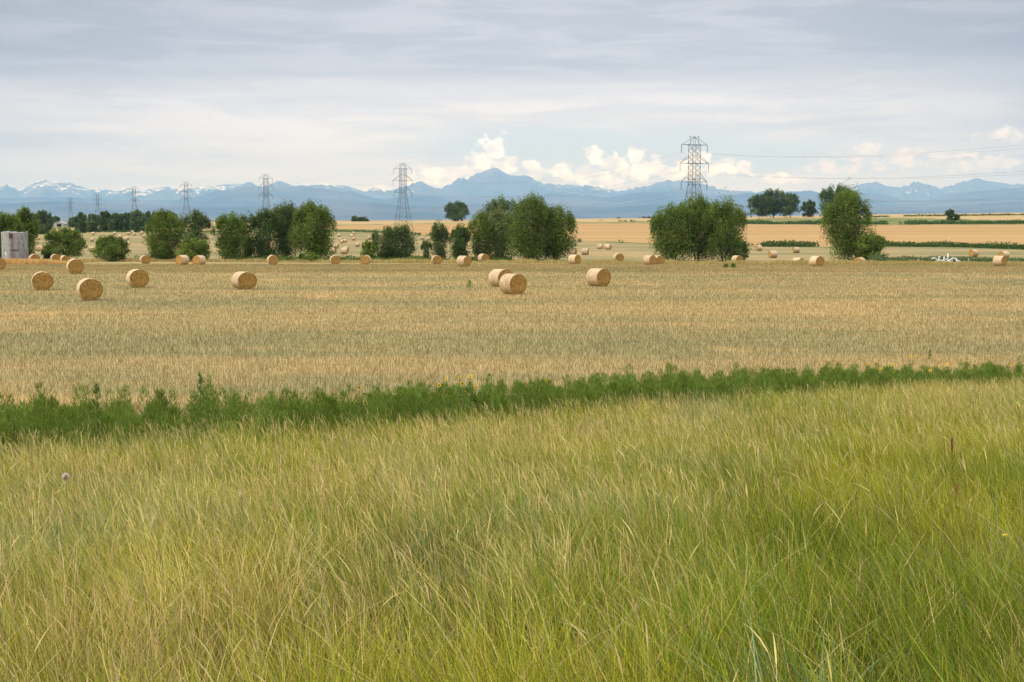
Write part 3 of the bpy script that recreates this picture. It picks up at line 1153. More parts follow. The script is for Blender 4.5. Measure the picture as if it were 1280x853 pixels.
def bale_mesh(sag=.0):
    na, nr = 48, 9
    V = []
    F = []
    # end discs with coiled relief
    for side in (-1, 1):
        b = len(V)
        V.append((0, side * BL / 2, BR))
        for k in range(1, nr + 1):
            q = k / nr
            for a in range(na):
                th = 2 * PI * a / na
                rr = BR * .972 * q
                dxx = .018 * math.sin(q * 26 + th) + random.uniform(-.012, .012)
                edge = -.05 * max(0, q - .85) / .15
                V.append((math.cos(th) * rr, side * (BL / 2 + dxx + edge), BR + math.sin(th) * rr))
        for a in range(na):
            f = (b, b + 1 + a, b + 1 + (a + 1) % na)
            F.append(f if side < 0 else f[::-1])
        for k in range(nr - 1):
            for a in range(na):
                i0 = b + 1 + k * na + a
                i1 = b + 1 + k * na + (a + 1) % na
                f = (i0, i0 + na, i1 + na, i1)
                F.append(f if side < 0 else f[::-1])
    def sagged(L):
        return [(x * (1 + sag * (1 - z / 1.6)), y, z * (1 - sag)) for x, y, z in L]
    o0 = 1 + (nr - 1) * na
    o1 = (1 + nr * na) + 1 + (nr - 1) * na
    for a in range(na):
        a1 = (a + 1) % na
        F.append((o0 + a, o0 + a1, o1 + a1, o1 + a))
    me = MB()
    me.V = sagged(V)
    me.F = F
    w_ = MB()
    ny = 12
    for k in range(ny + 1):
        q = k / ny
        yy = (q - .5) * (BL - .03)
        for a in range(na):
            th = 2 * PI * a / na
            rr = BR * (1 - .02 * (2 * abs(q - .5)) ** 4) + .008 * math.sin(th * 3 + q * 2) + random.uniform(-.006, .006)
            zz = BR + math.sin(th) * rr
            w_.V.append((math.cos(th) * rr * (1.02 if zz < .3 else 1), yy, max(zz, .015)))
    for k in range(ny):
        for a in range(na):
            i0 = k * na + a
            i1 = k * na + (a + 1) % na
            w_.F.append((i0, i1, i1 + na, i0 + na))
    w_.V = sagged(w_.V)
    # loose straws at the rim and foot
    for k in range(150):
        a = random.choice((random.uniform(0, 2 * PI), random.gauss(-PI / 2, .5)))
        s = random.choice((-1, 1))
        c = Vector((math.cos(a) * BR * .97, s * BL / 2, BR + math.sin(a) * BR * .97))
        d = Vector((random.uniform(-.13, .13), s * random.uniform(0, .10), random.uniform(-.12, .09)))
        e = Vector((.007, 0, .007))
        me.add([c - e, c + e, c + d + e, c + d - e], [(0, 1, 2, 3)])
    return me, w_


def make_bale(loc, rz, label, group, seed=11, sag=.0):
    random.seed(seed)
    t = thing('straw_bale', label, 'bale', loc, rz, group)
    a, b = bale_mesh(sag)
    a.build('straw_core', M_bface, t, smooth=True)
    b.build('net_wrap', M_bwrap, t, smooth=True)
    return t


NEAR = 'round bales lying in the mown field'
EDGE = 'round bales along the far edge of the mown field'
RIGHT = 'round bales in the hollow on the right'
MID = 'far bales in the pasture gap left of the tall pylon'
LEFT = 'far bales in the pasture on the left'
# (px, visible foot py, face turn in degrees, label, group, lift of visible foot)
bales = [
    (112, 372, 9, 'nearest bale at left, coiled straw face square to the road', NEAR, .2),
    (53, 359.5, 3, 'bale at far left behind and left of the nearest one', NEAR, .2),
    (172, 356.5, 13, 'bale in the stubble between the nearest left bale and the lone one', NEAR, .2),
    (305, 358.5, 24, 'lone bale in the stubble below the widest left tree clump', NEAR, .2),
    (94, 340, 8, 'smaller bale behind the three left field bales', NEAR, .2),
    (-2, 335.5, 6, 'bale cut by the left edge of the picture below the silo', NEAR, .2),
    (641, 364.5, 36, 'front bale of the touching pair at mid field', NEAR, .2),
    (626, 355.5, 36, 'rear bale of the pair, half hidden by the front one', NEAR, .2),
    (748, 355, 42, 'large bale right of the touching pair, showing pale wrapped side', NEAR, .2),
    (182, 329, 10, 'small bale before the pasture gap left of the first tree clump', EDGE, .1),
    (228, 330.5, -50, 'bale with wrapped side to the right below the left tree', EDGE, .1),
    (249, 330.5, -40, 'low bale just right of the wrapped one below the left tree', EDGE, .1),
    (341, 330.5, 12, 'bale below the gap in the widest left tree clump', EDGE, .1),
    (419, 330, 8, 'bale at the right foot of the widest left tree clump', EDGE, .1),
    (457, 330, -12, 'half hidden bale left of the low grey green shrubs', EDGE, .1),
    (546, 329.5, 12, 'bale before the two slender shrubs', EDGE, .1),
    (580, 332.5, 46, 'bale with pale left side before the mid tree clump', EDGE, .1),
    (604.5, 327.5, 30, 'smaller bale close under the mid tree clump', EDGE, .1),
    (718, 329.5, 50, 'bale at the right foot of the mid tree clump', EDGE, .1),
    (773, 326.5, 20, 'flat looking bale alone between the two large clumps', EDGE, .1),
    (812, 330.5, 46, 'left bale of the joined pair at the largest clump', EDGE, .1),
    (823, 329.5, 30, 'right bale of the joined pair at the largest clump', EDGE, .1),
    (922, 328, 36, 'low bale at the right foot of the largest clump', EDGE, (241, .25)),
    (1021, 331.5, 42, 'biggest bale between the largest clump and the tall tree', EDGE, .2),
    (998, 328.5, 56, 'sunken bale left of the biggest one at the right field edge', RIGHT, (238, .6)),
    (1075, 330, -30, 'low bale in front of the round green bush at right', EDGE, (241, .5)),
    (1250, 332, 58, 'front bale of the stacked looking pair near the right edge', EDGE, .1),
    (1255, 322.5, -50, 'rear bale of the stacked looking pair near the right edge', RIGHT, .1),
    (1217, 320.5, -46, 'bale with wrapped side to the right left of the pair', RIGHT, .1),
    (966, 322, -68, 'bale in the hollow right of the largest clump, lower one', RIGHT, .1),
    (948.5, 313.5, -60, 'bale in the hollow right of the largest clump, upper one', RIGHT, .1),
    (995, 316, -70, 'bale under the small bush on the hedge line', RIGHT, .1),
    (926, 305, -60, 'pale bale peeping past the right side of the largest clump', RIGHT, .1),
    (716, 318.5, 70, 'bale half hidden by the right side of the mid clump', RIGHT, .1),
    (731.5, 318.5, 78, 'pale bale in the hollow right of the mid clump', RIGHT, .1),
    (750, 311.2, 80, 'left one of two far bales side by side in the hollow', RIGHT, .1),
    (758.5, 311.2, 82, 'right one of two far bales side by side in the hollow', RIGHT, .1),
    (760.5, 311.8, 70, 'hindmost far bale at the right end of the side by side pair', RIGHT, .1),
    (430.5, 317.5, 80, 'largest pale bale in the pasture gap', MID, .1),
    (432.5, 314.0, 80, 'bale just behind the largest pale one in the gap', MID, .1),
    (420, 310.5, 70, 'pale bale hugging the right side of the left tree clump', MID, .1),
    (416, 316.5, 70, 'lower pale bale hugging the right side of the left tree clump', MID, .1),
    (447, 308.5, 84, 'lone bale in the gap right of the largest pale one', MID, .1),
    (425.5, 301, 75, 'left bale of the far trio in the gap', MID, .1),
    (427.5, 304, 70, 'middle front bale of the far trio in the gap', MID, .1),
    (431.5, 303, 80, 'right bale of the far trio in the gap', MID, .1),
    (442, 300.5, 80, 'lowest of three far bales in a column in the gap', MID, .1),
    (440, 296.6, 80, 'middle of three far bales in a column in the gap', MID, .1),
    (442, 293.3, 84, 'topmost of three far bales in a column in the gap', MID, .1),
    (423.8, 296.2, 80, 'far bale at the edge of the left clump in the gap', MID, .1),
    (461.5, 299.3, 84, 'pale bale above the low bright shrub right of the gap', MID, .1),
    (465, 308.5, 84, 'bale seen through the low shrubs right of the gap', MID, .1),
    (509, 319, 80, 'white looking bale seen through the low grey green shrubs', MID, .1),
    (528, 299.5, 82, 'left of two pale bales between shrubs right of the pylon', MID, .1),
    (536, 300.5, 82, 'right of two pale bales between shrubs right of the pylon', MID, .1),
    (566, 298, 80, 'tiny bale beside the second slender shrub', MID, .1),
    (642, 309.5, 80, 'bale showing white through the mid tree clump', MID, .1),
    (68, 290.2, 80, 'farthest left bale on the pasture below the barn', LEFT, .1),
    (47.5, 300, 80, 'pale bale between silo tree and bush, upper one', LEFT, .1),
    (49.5, 314, 82, 'pale bale between silo tree and bush, lower one', LEFT, .1),
    (58.5, 310, 80, 'pale bale behind the left side of the spreading bush', LEFT, .1),
    (116.5, 293.5, 76, 'leftmost bale of the top row below the far trees', LEFT, .1),
    (143.2, 293.3, 78, 'second bale of the top row below the far trees', LEFT, .1),
    (161, 293.4, 78, 'third bale of the top row, left of a close pair', LEFT, .1),
    (165.6, 291.7, 82, 'rear bale of the close pair in the top row', LEFT, .1),
    (167.8, 294.4, 74, 'front bale of the close pair in the top row', LEFT, .1),
    (177.5, 292.8, 80, 'last bale of the top row, before the tree', LEFT, .1),
    (180.5, 297, 80, 'bale just below the last one of the top row', LEFT, .1),
    (150, 297.4, 80, 'lone bale above the round bush', LEFT, .1),
    (128, 298.5, 80, 'bale above the left shoulder of the round bush', LEFT, .1),
    (115.3, 301.8, 80, 'bale left of the round bush, upper one', LEFT, .1),
    (115.2, 314.8, 82, 'bale left of the round bush, lower one', LEFT, .1),
    (156.8, 301, 78, 'left bale of the pair right of the round bush', LEFT, .1),
    (159.6, 299.6, 84, 'right bale of the pair right of the round bush', LEFT, .1),
    (159.8, 306.6, 80, 'lowest bale at the right shoulder of the round bush', LEFT, .1),
    (197, 295, 80, 'bale showing through the first left tree', LEFT, .1),
    (42, 329, 15, 'left of three sunken bales on the dry strip by the silo', LEFT, (243, .05)),
    (69, 329, 12, 'middle of three sunken bales on the dry strip', LEFT, (243, .0)),
    (80, 330, 20, 'right of three sunken bales on the dry strip', LEFT, (243, .3)),
]
protos = []
for k, (px, py, phi, lb, gr, lift) in enumerate(bales):
    X, Y, z = at(px, lift[0]) if isinstance(lift, tuple) else hit(px, py, lift, 60)
    a = math.atan((px - 640) / FPX)
    rz = R(phi) - a
    if isinstance(lift, tuple):
        z -= lift[1]
    if k < 6:
        protos.append(make_bale((X, Y, z - .02), rz, lb, gr, 11 + k, (.02, .07, .045, .10, .03, .06)[k]))
    else:
        dup(protos[(k * 7) % 6], (X, Y, z - .02), rz, lb, gr)


# ------------------------------------------------------------------ trees and bushes
def leaves_cloud(cen, rad, n, size, col, up=.35, seed=0):
    """n leaf clumps spread through soft ellipsoids"""
    r = np.random.default_rng(seed)
    k = r.integers(0, len(cen), n)
    d = r.normal(0, 1, (n, 3))
    d /= np.linalg.norm(d, axis=1)[:, None]
    q = r.uniform(0, 1, n) ** .55
    P = cen[k] + d * rad[k] * q[:, None]
    nrm = d * .6 + r.normal(0, 1, (n, 3)) * .6 + np.array([0, 0, up])
    nrm /= np.linalg.norm(nrm, axis=1)[:, None]
    ref = r.normal(0, 1, (n, 3))
    u = np.cross(nrm, ref)
    u /= np.linalg.norm(u, axis=1)[:, None]
    v = np.cross(nrm, u)
    s = size * r.uniform(.55, 1.35, n)[:, None]
    V = np.stack([P - u * s * .5, P - v * s * .32 + u * 0, P + u * s * .5, P + v * s * .32], 1)
    tint = r.uniform(.70, 1.30, len(cen))[k][:, None] * r.uniform(.82, 1.2, (n, 1))
    c = np.asarray(col) * 1.12 * tint
    warm = r.uniform(0, 1, len(cen))[k][:, None]
    c = c * (1 + np.array([.25, .08, -.1]) * (warm - .4))
    Cc = np.repeat(c[:, None, :], 4, 1)
    F = np.arange(n * 4).reshape(n, 4)
    return V.reshape(-1, 3), F, Cc.reshape(-1, 3)


GREEN = (.125, .175, .042)
DARK = (.085, .130, .040)
BLUEG = (.110, .150, .060)
PALE = (.150, .185, .075)
LIME = (.150, .205, .045)


def tree(px0, px1, top, foot, Y, label, name='tree', cat='tree', group=None, col=GREEN, clear=0.0, nl=5200, nc=46, spire=1.0, seed=1, leaf=None, low=.82, thin=0.0, depth=None, bare=False):
    """crown between directions px0..px1, from py foot to py top, standing at distance Y"""
    r = np.random.default_rng(seed)
    pc = (px0 + px1) / 2
    W = (px1 - px0) / FPX * Y * 1.10
    X, Yy, gz = at(pc, Y)
    H = (EYE + ray(pc, top)[1] * Y) - gz
    zb = max(EYE + ray(pc, foot)[1] * Y - gz, 0) if foot else 0
    zb = max(zb, clear * H)
    root = thing(name, label, cat, (X, Yy, gz), 0, group)
    Dp = depth or W
    cen = []
    rad = []
    rs = .135 * (W + H) / 2 * 1.1
    rs = min(rs * 1.2, W * .27)
    nl = int(nl * 3.1)
    nc = int(nc * 1.35)
    tries = 0
    while len(cen) < nc and tries < 5000:
        tries += 1
        t = r.uniform(0, 1)
        lim = math.sqrt(max(0, 1 - ((t - .42) / .60) ** 2)) if t > .42 else 1 - (1 - low) * ((.42 - t) / .42) ** 1.6
        a = r.uniform(0, 2 * PI)
        q = math.sqrt(r.uniform(.05, 1)) * lim
        e = 1 + r.uniform(-.14, .10)
        cx = math.cos(a) * q * (W / 2 - rs * .75) * e
        cyy = math.sin(a) * q * (Dp / 2 - rs * .75) * e
        cz = zb + rs * .5 * spire + t * (H - zb - rs * (1.0 + .3 * spire)) * (1 + r.uniform(-.05, .05))
        if thin and r.uniform() < thin and .2 < t < .8 and q < .6:
            continue
        s = rs * r.uniform(.6, 1.25)
        cen.append((cx, cyy, cz))
        rad.append((s, s, s * spire * r.uniform(.85, 1.35)))
    for k in range(5):
        cen.append((r.uniform(-.12, .12) * W, r.uniform(-.1, .1) * Dp, zb + (H - zb) * (.18 + .13 * k)))
        s = W * .22 * (1 - .6 * thin)
        rad.append((s, s, s * 1.1))
    # a few upright tips over the outline
    for k in range(int(nc * .36)):
        a = r.uniform(-1, 1)
        cx = a * W * .40
        lim = math.sqrt(max(0, 1 - a * a * .8))
        cen.append((cx, r.uniform(-.2, .2) * Dp, zb + (H - zb) * (.42 + .50 * lim) * r.uniform(.92, 1.02)))
        s = rs * r.uniform(.30, .55)
        rad.append((s, s, s * (1.0 + .9 * spire) * 1.15))
    cen = np.array(cen)
    rad = np.array(rad)
    size = leaf or max(.27, Y / FPX * 1.9)
    V, F, Cc = leaves_cloud(cen, rad, nl, size, col, seed=seed)
    np_mesh('crown', V, F, M_leaf, root, Cc)
    tb = MB()
    ns = 1 if clear > .08 else 4
    tr = max(.05 * W / 4, .07)
    fork = Vector((0, 0, max(zb * .9, H * .12)))
    stems = []
    for k in range(ns):
        a = 2 * PI * k / ns + .5
        b0 = Vector((math.cos(a), math.sin(a), 0)) * (0 if ns == 1 else W * .05)
        tb.tube([b0 + Vector((0, 0, -.2)), b0 * .8 + fork * .5, b0 * 1.3 + fork], [tr * 1.4, tr * 1.1, tr], 7)
        stems.append(b0 * 1.3 + fork)
    pickn = r.permutation(len(cen))[:14]
    for k in pickn:
        e = Vector(cen[k])
        b0 = min(stems, key=lambda q: (q - e).length)
        mid = b0 * .45 + e * .55 + Vector((0, 0, -.06 * H))
        tb.tube([b0 - Vector((0, 0, .05)), mid, e], [tr * .7, tr * .42, tr * .12], 5)
    tb.build('trunk', M_bark, root, smooth=True)
    return root


T = 'trees and bushes along the creek behind the field'
FT = 'far trees on the rise'
# creek line, left to right
tree(-22, 30, 268, 0, 262, 'broad green tree behind the silo at the left edge', group=T, seed=2, nl=6500)
tree(12, 50, 261, 0, 268, 'taller tree behind and right of the silo', group=T, seed=3, nl=6000)
tree(54, 107, 287, 0, 256, 'spreading bush with open forked trunk right of the silo', 'bush', 'bush', T, clear=.18, spire=.6, seed=5, low=.9, nl=4400, thin=.5)
tree(50, 68, 311, 0, 258, 'low dark bush at the left foot of the spreading bush', 'bush', 'bush', T, DARK, seed=6, nl=900, nc=14, spire=.6)
tree(116, 160, 296, 0, 252, 'round compact bush alone in the pasture gap', 'bush', 'bush', T, seed=7, nl=4200, spire=.7, low=.85)
tree(181, 232, 264, 0, 254, 'first tall tree right of the round bush', group=T, seed=8, nl=6800, thin=.3)
tree(224, 266, 264, 0, 262, 'thinner grey green tree right of the first tall tree', group=T, col=BLUEG, seed=9, nl=3300, thin=.5)
tree(220, 264, 300, 0, 250, 'bright low bush under the thinner tree', 'bush', 'bush', T, LIME, seed=10, nl=3200, spire=.7, low=.9)
tree(266, 308, 268, 0, 255, 'tree at the left end of the widest left clump', group=T, col=GREEN, seed=11, nl=5200)
tree(294, 322, 266, 0, 261, 'slim tree between the left two of the widest clump', group=T, col=DARK, seed=12, nl=1900, nc=22)
tree(312, 352, 263, 0, 258, 'dark tree in the middle of the widest left clump', group=T, col=DARK, seed=13, nl=4600, spire=1.3)
tree(336, 378, 257, 0, 262, 'spiky pale topped tree in the widest left clump', group=T, col=BLUEG, seed=14, nl=5000, spire=1.7)
tree(362, 422, 257, 0, 256, 'largest tree, right end of the widest left clump', group=T, seed=15, nl=9000, nc=60, spire=1.3)
tree(372, 404, 317, 0, 246, 'low bright bush at the foot of the widest left clump', 'bush', 'bush', T, LIME, seed=16, nl=1600, nc=20, spire=.6)
tree(449, 474, 302, 0, 252, 'small bright shrub at the left end of the low shrubs', 'bush', 'bush', T, LIME, seed=17, nl=1100, nc=16)
tree(462, 502, 286, 0, 255, 'left main shrub of the low grey green shrubs', 'shrub', 'shrub', T, BLUEG, seed=18, nl=2700, nc=30, spire=1.4, thin=.4)
tree(484, 523, 284, 0, 256, 'right main shrub of the low grey green shrubs', 'shrub', 'shrub', T, BLUEG, seed=19, nl=2900, nc=30, spire=1.4, thin=.4)
tree(526, 540, 300, 0, 254, 'smaller slender shrub right of the tall pylon', 'shrub', 'shrub', T, BLUEG, seed=20, nl=700, nc=12, spire=1.3)
tree(535, 562, 280, 0, 256, 'taller slender shrub with thin top', 'shrub', 'shrub', T, BLUEG, seed=21, nl=1900, nc=24, spire=1.5, thin=.4)
tree(561, 590, 283, 0, 255, 'dark shrub at the left end of the mid clump', 'shrub', 'shrub', T, DARK, seed=22, nl=2600, nc=26, spire=1.3)
tree(583, 618, 266, 0, 258, 'narrow tree at the left of the mid clump', group=T, col=GREEN, seed=23, nl=2500, nc=28, spire=1.5)
tree(600, 650, 264, 0, 260, 'light yellowish tree in the mid clump', group=T, col=PALE, seed=24, nl=3500, nc=36, spire=1.3, thin=.4)
tree(636, 690, 249, 0, 256, 'tallest spiky tree of the mid clump', group=T, col=GREEN, seed=25, nl=8500, nc=56, spire=1.5)
tree(668, 722, 260, 0, 258, 'broad tree at the right end of the mid clump', group=T, col=GREEN, seed=26, nl=7000, nc=52, spire=1.3, low=.75)
tree(811, 874, 258, 0, 257, 'left tree of the largest clump, under the near pylon', group=T, col=GREEN, seed=27, nl=8200, nc=54, spire=1.2, low=.75)
tree(842, 900, 250, 0, 260, 'tall middle tree of the largest clump', group=T, col=GREEN, seed=28, nl=8200, nc=54, spire=1.4)
tree(874, 936, 254, 0, 257, 'spiky right tree of the largest clump', group=T, col=GREEN, seed=29, nl=7000, nc=50, spire=1.5, thin=.15)
tree(905, 941, 302, 0, 254, 'low bush at the right foot of the largest clump', 'bush', 'bush', T, DARK, seed=30, nl=1400, nc=20, spire=.8)
tree(1026, 1091, 243, 0, 256, 'tall tree leaning out over the round bush at right', group=T, col=GREEN, seed=31, nl=9500, nc=60, spire=1.5, low=.45)
tree(1066, 1109, 293, 0, 253, 'round bright bush at the foot of the tall right tree', 'bush', 'bush', T, LIME, seed=32, nl=4000, nc=36, spire=.7, low=.85)
# far trees
tree(600, 657, 249, 0, 520, 'dark rounded tree rising behind the mid clump', group=FT, col=BLUEG, seed=40, nl=4200, nc=44, spire=.8, low=.8)
tree(555, 587, 253.5, 0, 1250, 'single round tree on the crest between pylon and mid clump', group=FT, col=DARK, seed=41, nl=2400, nc=34, spire=.7, low=.8, clear=.05)
tree(934, 962, 243, 0, 1180, 'left cottonwood of the group on the crest', group=FT, col=DARK, seed=42, nl=1500, nc=26, spire=.7, clear=.12)
tree(944, 988, 239, 0, 1190, 'largest cottonwood of the group on the crest', group=FT, col=DARK, seed=43, nl=2600, nc=36, spire=.7, clear=.12)
tree(974, 1001, 242, 0, 1180, 'right cottonwood of the group on the crest', group=FT, col=DARK, seed=44, nl=1600, nc=26, spire=.8, clear=.12)
tree(1000, 1021, 251, 0, 1180, 'small tree standing apart right of the crest group', group=FT, col=DARK, seed=45, nl=1100, nc=20, spire=.8)
tree(1023, 1072, 233.5, 0, 1120, 'dark tree rising behind the tall right tree', group=FT, col=DARK, seed=46, nl=3800, nc=40, spire=.9, clear=.08)
tree(1180, 1194, 262, 0, 1000, 'round dark bush alone on the right rise', 'bush', 'bush', FT, DARK, seed=47, nl=800, nc=16, spire=.7, low=.9)
tree(1190, 1201, 268.5, 0, 1000, 'small low bush touching the round dark one', 'bush', 'bush', FT, DARK, seed=48, nl=400, nc=10, spire=.5, low=.9)
tree(437, 451, 271, 0, 1290, 'low dark bush on the crest left of the tall pylon', 'bush', 'bush', FT, DARK, seed=49, nl=500, nc=12, spire=.5, low=.9)
tree(448, 462, 272, 0, 1290, 'low dark bush on the crest, right one of two', 'bush', 'bush', FT, DARK, seed=50, nl=500, nc=12, spire=.5, low=.9)
fl = [(42, 66, 264, 760, 'dark tree right of the silo trees'), (63, 76, 271, 1100, 'small tree behind the grey barn'),
      (86, 98, 272, 1050, 'small tree at the white house, left side'), (94, 110, 266, 800, 'round tree right of the white house'),
      (108, 128, 268, 830, 'leftmost tree of the long far row'), (122, 142, 265, 850, 'second tree of the long far row'),
      (136, 156, 267.5, 840, 'third tree of the long far row'), (150, 170, 266.5, 840, 'fourth tree of the long far row'),
      (160, 184, 263, 830, 'tallest tree of the long far row'), (178, 202, 265, 850, 'tree of the far row behind the first tall tree'),
      (198, 222, 265, 860, 'last tree of the far row behind the first tall tree')]
for k, (a0, a1, tp, Y, lb) in enumerate(fl):
    tree(a0, a1, tp, 0, Y, lb, group='far trees at the top of the left pasture', col=DARK if k % 2 else BLUEG, seed=60 + k, nl=2000, nc=26, spire=.9, low=.9)


# ------------------------------------------------------------------ scrub, hedge line, rough grass
def strip(name, label, cat, pts, h, dep, n, size, col, seed, lift=0.0, grassy=False, gap=0.0, Yadd=0.0):
    r = np.random.default_rng(seed)
    px = r.uniform(pts[0][0], pts[-1][0], n)
    lut = {}
    xs_ = np.linspace(pts[0][0], pts[-1][0], 60)
    Ys_ = np.array([hit(a, np.interp(a, [p[0] for p in pts], [p[1] for p in pts]), 0, 60)[1] for a in xs_])
    Y = np.interp(px, xs_, Ys_) + r.uniform(0, dep, n) + Yadd
    X = (px - 640) / FPX * Y
    hh = h * (.35 + 1.1 * fbm(X / (h * 2.2), Y / 30.0, seed, 3)) * r.uniform(.55, 1, n)
    if gap:
        k = fbm(X / 14.0, Y / 40.0, seed + 5, 3) > gap
        X, Y, hh = X[k], Y[k], hh[k]
    n = len(X)
    c = np.asarray(col) * r.uniform(.65, 1.35, (n, 1))
    if grassy:
        V, F, Cc = blades(X, Y, G(X, Y), hh, np.full(n, size) * r.uniform(.6, 1.4, n), r.uniform(0, 6.3, n), hh * .2, hh * .1, 4, c * .9, c, face=r.uniform(-.6, .6, n))
    else:
        P = np.stack([X, Y, G(X, Y) + hh * r.uniform(0.05, 1, n)], -1)
        nn_ = r.normal(0, 1, (n, 3)) + np.array([0, 0, .4])
        nn_ /= np.linalg.norm(nn_, axis=1)[:, None]
        u = np.cross(nn_, r.normal(0, 1, (n, 3)))
        u /= np.linalg.norm(u, axis=1)[:, None]
        v = np.cross(nn_, u)
        s = size * r.uniform(.6, 1.4, n)[:, None]
        V = np.stack([P - u * s * .5, P - v * s * .35, P + u * s * .5, P + v * s * .35], 1).reshape(-1, 3)
        F = np.arange(n * 4).reshape(n, 4)
        Cc = np.repeat(c[:, None, :], 4, 1).reshape(-1, 3)
    o = np_mesh(name, V, F, M_leaf, col=Cc)
    tag(o, label, cat, kind='stuff')


DRY = (.50, .40, .19)
strip('rough_grass', 'pale dry grass fringe along the far edge of the mown field', 'grass', [(-20, 329.5), (95, 329.5), (130, 327.5), (500, 329.2), (900, 330.2), (1300, 331.8)], .75, 5, 30000, .05, DRY, 71, grassy=True)
strip('green_undergrowth', 'low green growth at the feet of the creek trees', 'undergrowth', [(100, 326.5), (300, 327.5), (470, 328), (620, 327), (640, 327)], 1.1, 9, 16000, .26, (.13, .19, .05), 72, gap=.42)
strip('blue_green_scrub', 'grey green scrub behind the white pipe heap', 'undergrowth', [(1085, 328.5), (1140, 329), (1290, 330)], 1.3, 12, 9000, .26, (.12, .165, .085), 73, gap=.3)
strip('hedgerow', 'dark green hedge line below the ripe field at right', 'hedge', [(722, 303), (770, 304.5), (850, 308), (1000, 309), (1100, 308.5), (1200, 309.5), (1290, 313)], 2.1, 9, 15000, .62, (.075, .125, .035), 74, gap=.36)
strip('hedgerow', 'dark green hedge strip above the ripe field at right', 'hedge', [(930, 280.5), (1100, 281), (1200, 280.5), (1290, 280)], 2.6, 14, 9000, .9, (.075, .13, .04), 75, gap=.3)
strip('hedgerow', 'thin dark hedge line near the crest at right', 'hedge', [(1075, 273), (1120, 271), (1290, 269.3)], 1.6, 10, 2600, .9, (.07, .11, .04), 76, gap=.38)
strip('hedgerow', 'thin green hedge line left of the crest group', 'hedge', [(745, 277), (820, 278), (935, 278)], 1.9, 14, 3600, .9, (.09, .13, .045), 77, gap=.42)
strip('hedgerow', 'dark bank line between pasture and ripe field in the gap', 'hedge', [(418, 290), (470, 291), (540, 295)], 1.3, 8, 1800, .6, (.10, .12, .045), 78, gap=.4)
strip('hedgerow', 'dark line of brush on the crest right of the mid clump', 'hedge', [(770, 273.6), (935, 272.4)], 2.2, 10, 1800, 1.0, (.06, .08, .045), 79, gap=.45)
strip('hedgerow', 'green bank below the far trees at the left', 'hedge', [(40, 290.5), (115, 290.5), (215, 290.5)], 1.5, 12, 3000, .7, (.10, .14, .045), 80, gap=.4)

# dry orange swath by the silo
x_ = rng.uniform(-20, 96, 9000)
Yb = 227 + rng.uniform(0, 13, 9000)
X_ = (x_ - 640) / FPX * Yb
hh = rng.uniform(.45, .85, 9000) * np.interp(x_, [-20, 60, 96], [1.2, 1, .2])
c = np.array([.62, .40, .19]) * rng.uniform(.75, 1.25, (9000, 1))
V, F, Cc = blades(X_, Yb, G(X_, Yb), hh, np.full(9000, .10), rng.uniform(0, 6.3, 9000), hh * .5, hh * .1, 4, c, c, face=rng.uniform(-.6, .6, 9000))
o = np_mesh('dry_grass', V, F, M_leaf, col=Cc)
tag(o, 'orange dry grass swath in front of the silo', 'grass', kind='stuff')


# ------------------------------------------------------------------ power line
def lattice_tower():
    root = thing('pylon', '', 'pylon', (0, 0, 0), 0, 'lattice pylons of one power line')
    Ht = 35.0
    zw, zt = 20.6, 32.5            # waist, top of the straight mast
    hb_, hw = 4.15, 1.3
    def half(z):
        return hb_ + (hw - hb_) * min(z / zw, 1)
    m = MB()
    leg = .085
    for sx in (-1, 1):
        for sy in (-1, 1):
            m.tube([(sx * hb_, sy * hb_, 0), (sx * hw, sy * hw, zw), (sx * hw, sy * hw, zt)], leg, 4)
    lv = [0, 5.6, 10.2, 14.2, 17.6, zw]
    z = zw
    while z < zt - .5:
        z += 1.7
        lv.append(min(z, zt))
    for k in range(len(lv) - 1):
        a, b = half(lv[k]), half(lv[k + 1])
        for ax in range(4):
            ca, sa = [(1, 0), (0, 1), (-1, 0), (0, -1)][ax]
            def pt(h_, s_, z_):
                return (ca * h_ - sa * s_ * h_, sa * h_ + ca * s_ * h_, z_)
            m.tube([pt(a, -1, lv[k]), pt(b, 1, lv[k + 1])], .045, 4, False)
            m.tube([pt(a, 1, lv[k]), pt(b, -1, lv[k + 1])], .045, 4, False)
            if k in (1, 2, 4, 5) or lv[k] >= zt - 1.8:
                m.tube([pt(b, -1, lv[k + 1]), pt(b, 1, lv[k + 1])], .055, 4, False)
    for s_ in (-1, 1):
        m.tube([(s_ * hw, -hw, zt), (0, 0, Ht)], .06, 4, False)
        m.tube([(s_ * hw, hw, zt), (0, 0, Ht)], .06, 4, False)
        m.tube([(s_ * hw, 0, zt), (s_ * 1.45, 0, Ht - .1)], .06, 4, False)
        m.tube([(s_ * 1.0, 0, Ht), (s_ * 1.9, 0, Ht)], .07, 4)
    m.build('lattice_mast', M_steel, root)
    arms = []
    for (za, span, zp) in ((32.5, 4.45, 35.0), (27.0, 4.9, 29.5), (21.5, 4.45, 24.0)):
        c = MB()
        for sy in (-1, 1):
            c.tube([(-span, 0, za), (-hw, sy * hw, za), (hw, sy * hw, za), (span, 0, za)], .062, 4)
        for sx in (-1, 1):
            tip = (sx * span, 0, za)
            if zp > 34:
                c.tube([tip, (0, 0, zp)], .062, 4)
            else:
                c.tube([tip, (sx * hw, -hw, zp)], .07, 4)
                c.tube([tip, (sx * hw, hw, zp)], .07, 4)
            c.tube([(sx * (span + hw) / 2, -hw / 2, za), (sx * (span + hw) / 2, hw / 2, za)], .05, 4, False)
        c.build('cross_arm', M_steel, root)
        for sx in (-1, 1):
            q = MB()
            rr = []
            pp = []
            for k in range(15):
                pp.append((sx * span, 0, za - .1 - k * .16))
                rr.append(.13 if k % 2 else .05)
            q.tube(pp, rr, 8)
            q.build('insulator', M_insul, root)
            arms.append((sx * span, 0, za - .1 - 14 * .16))
    return root, arms


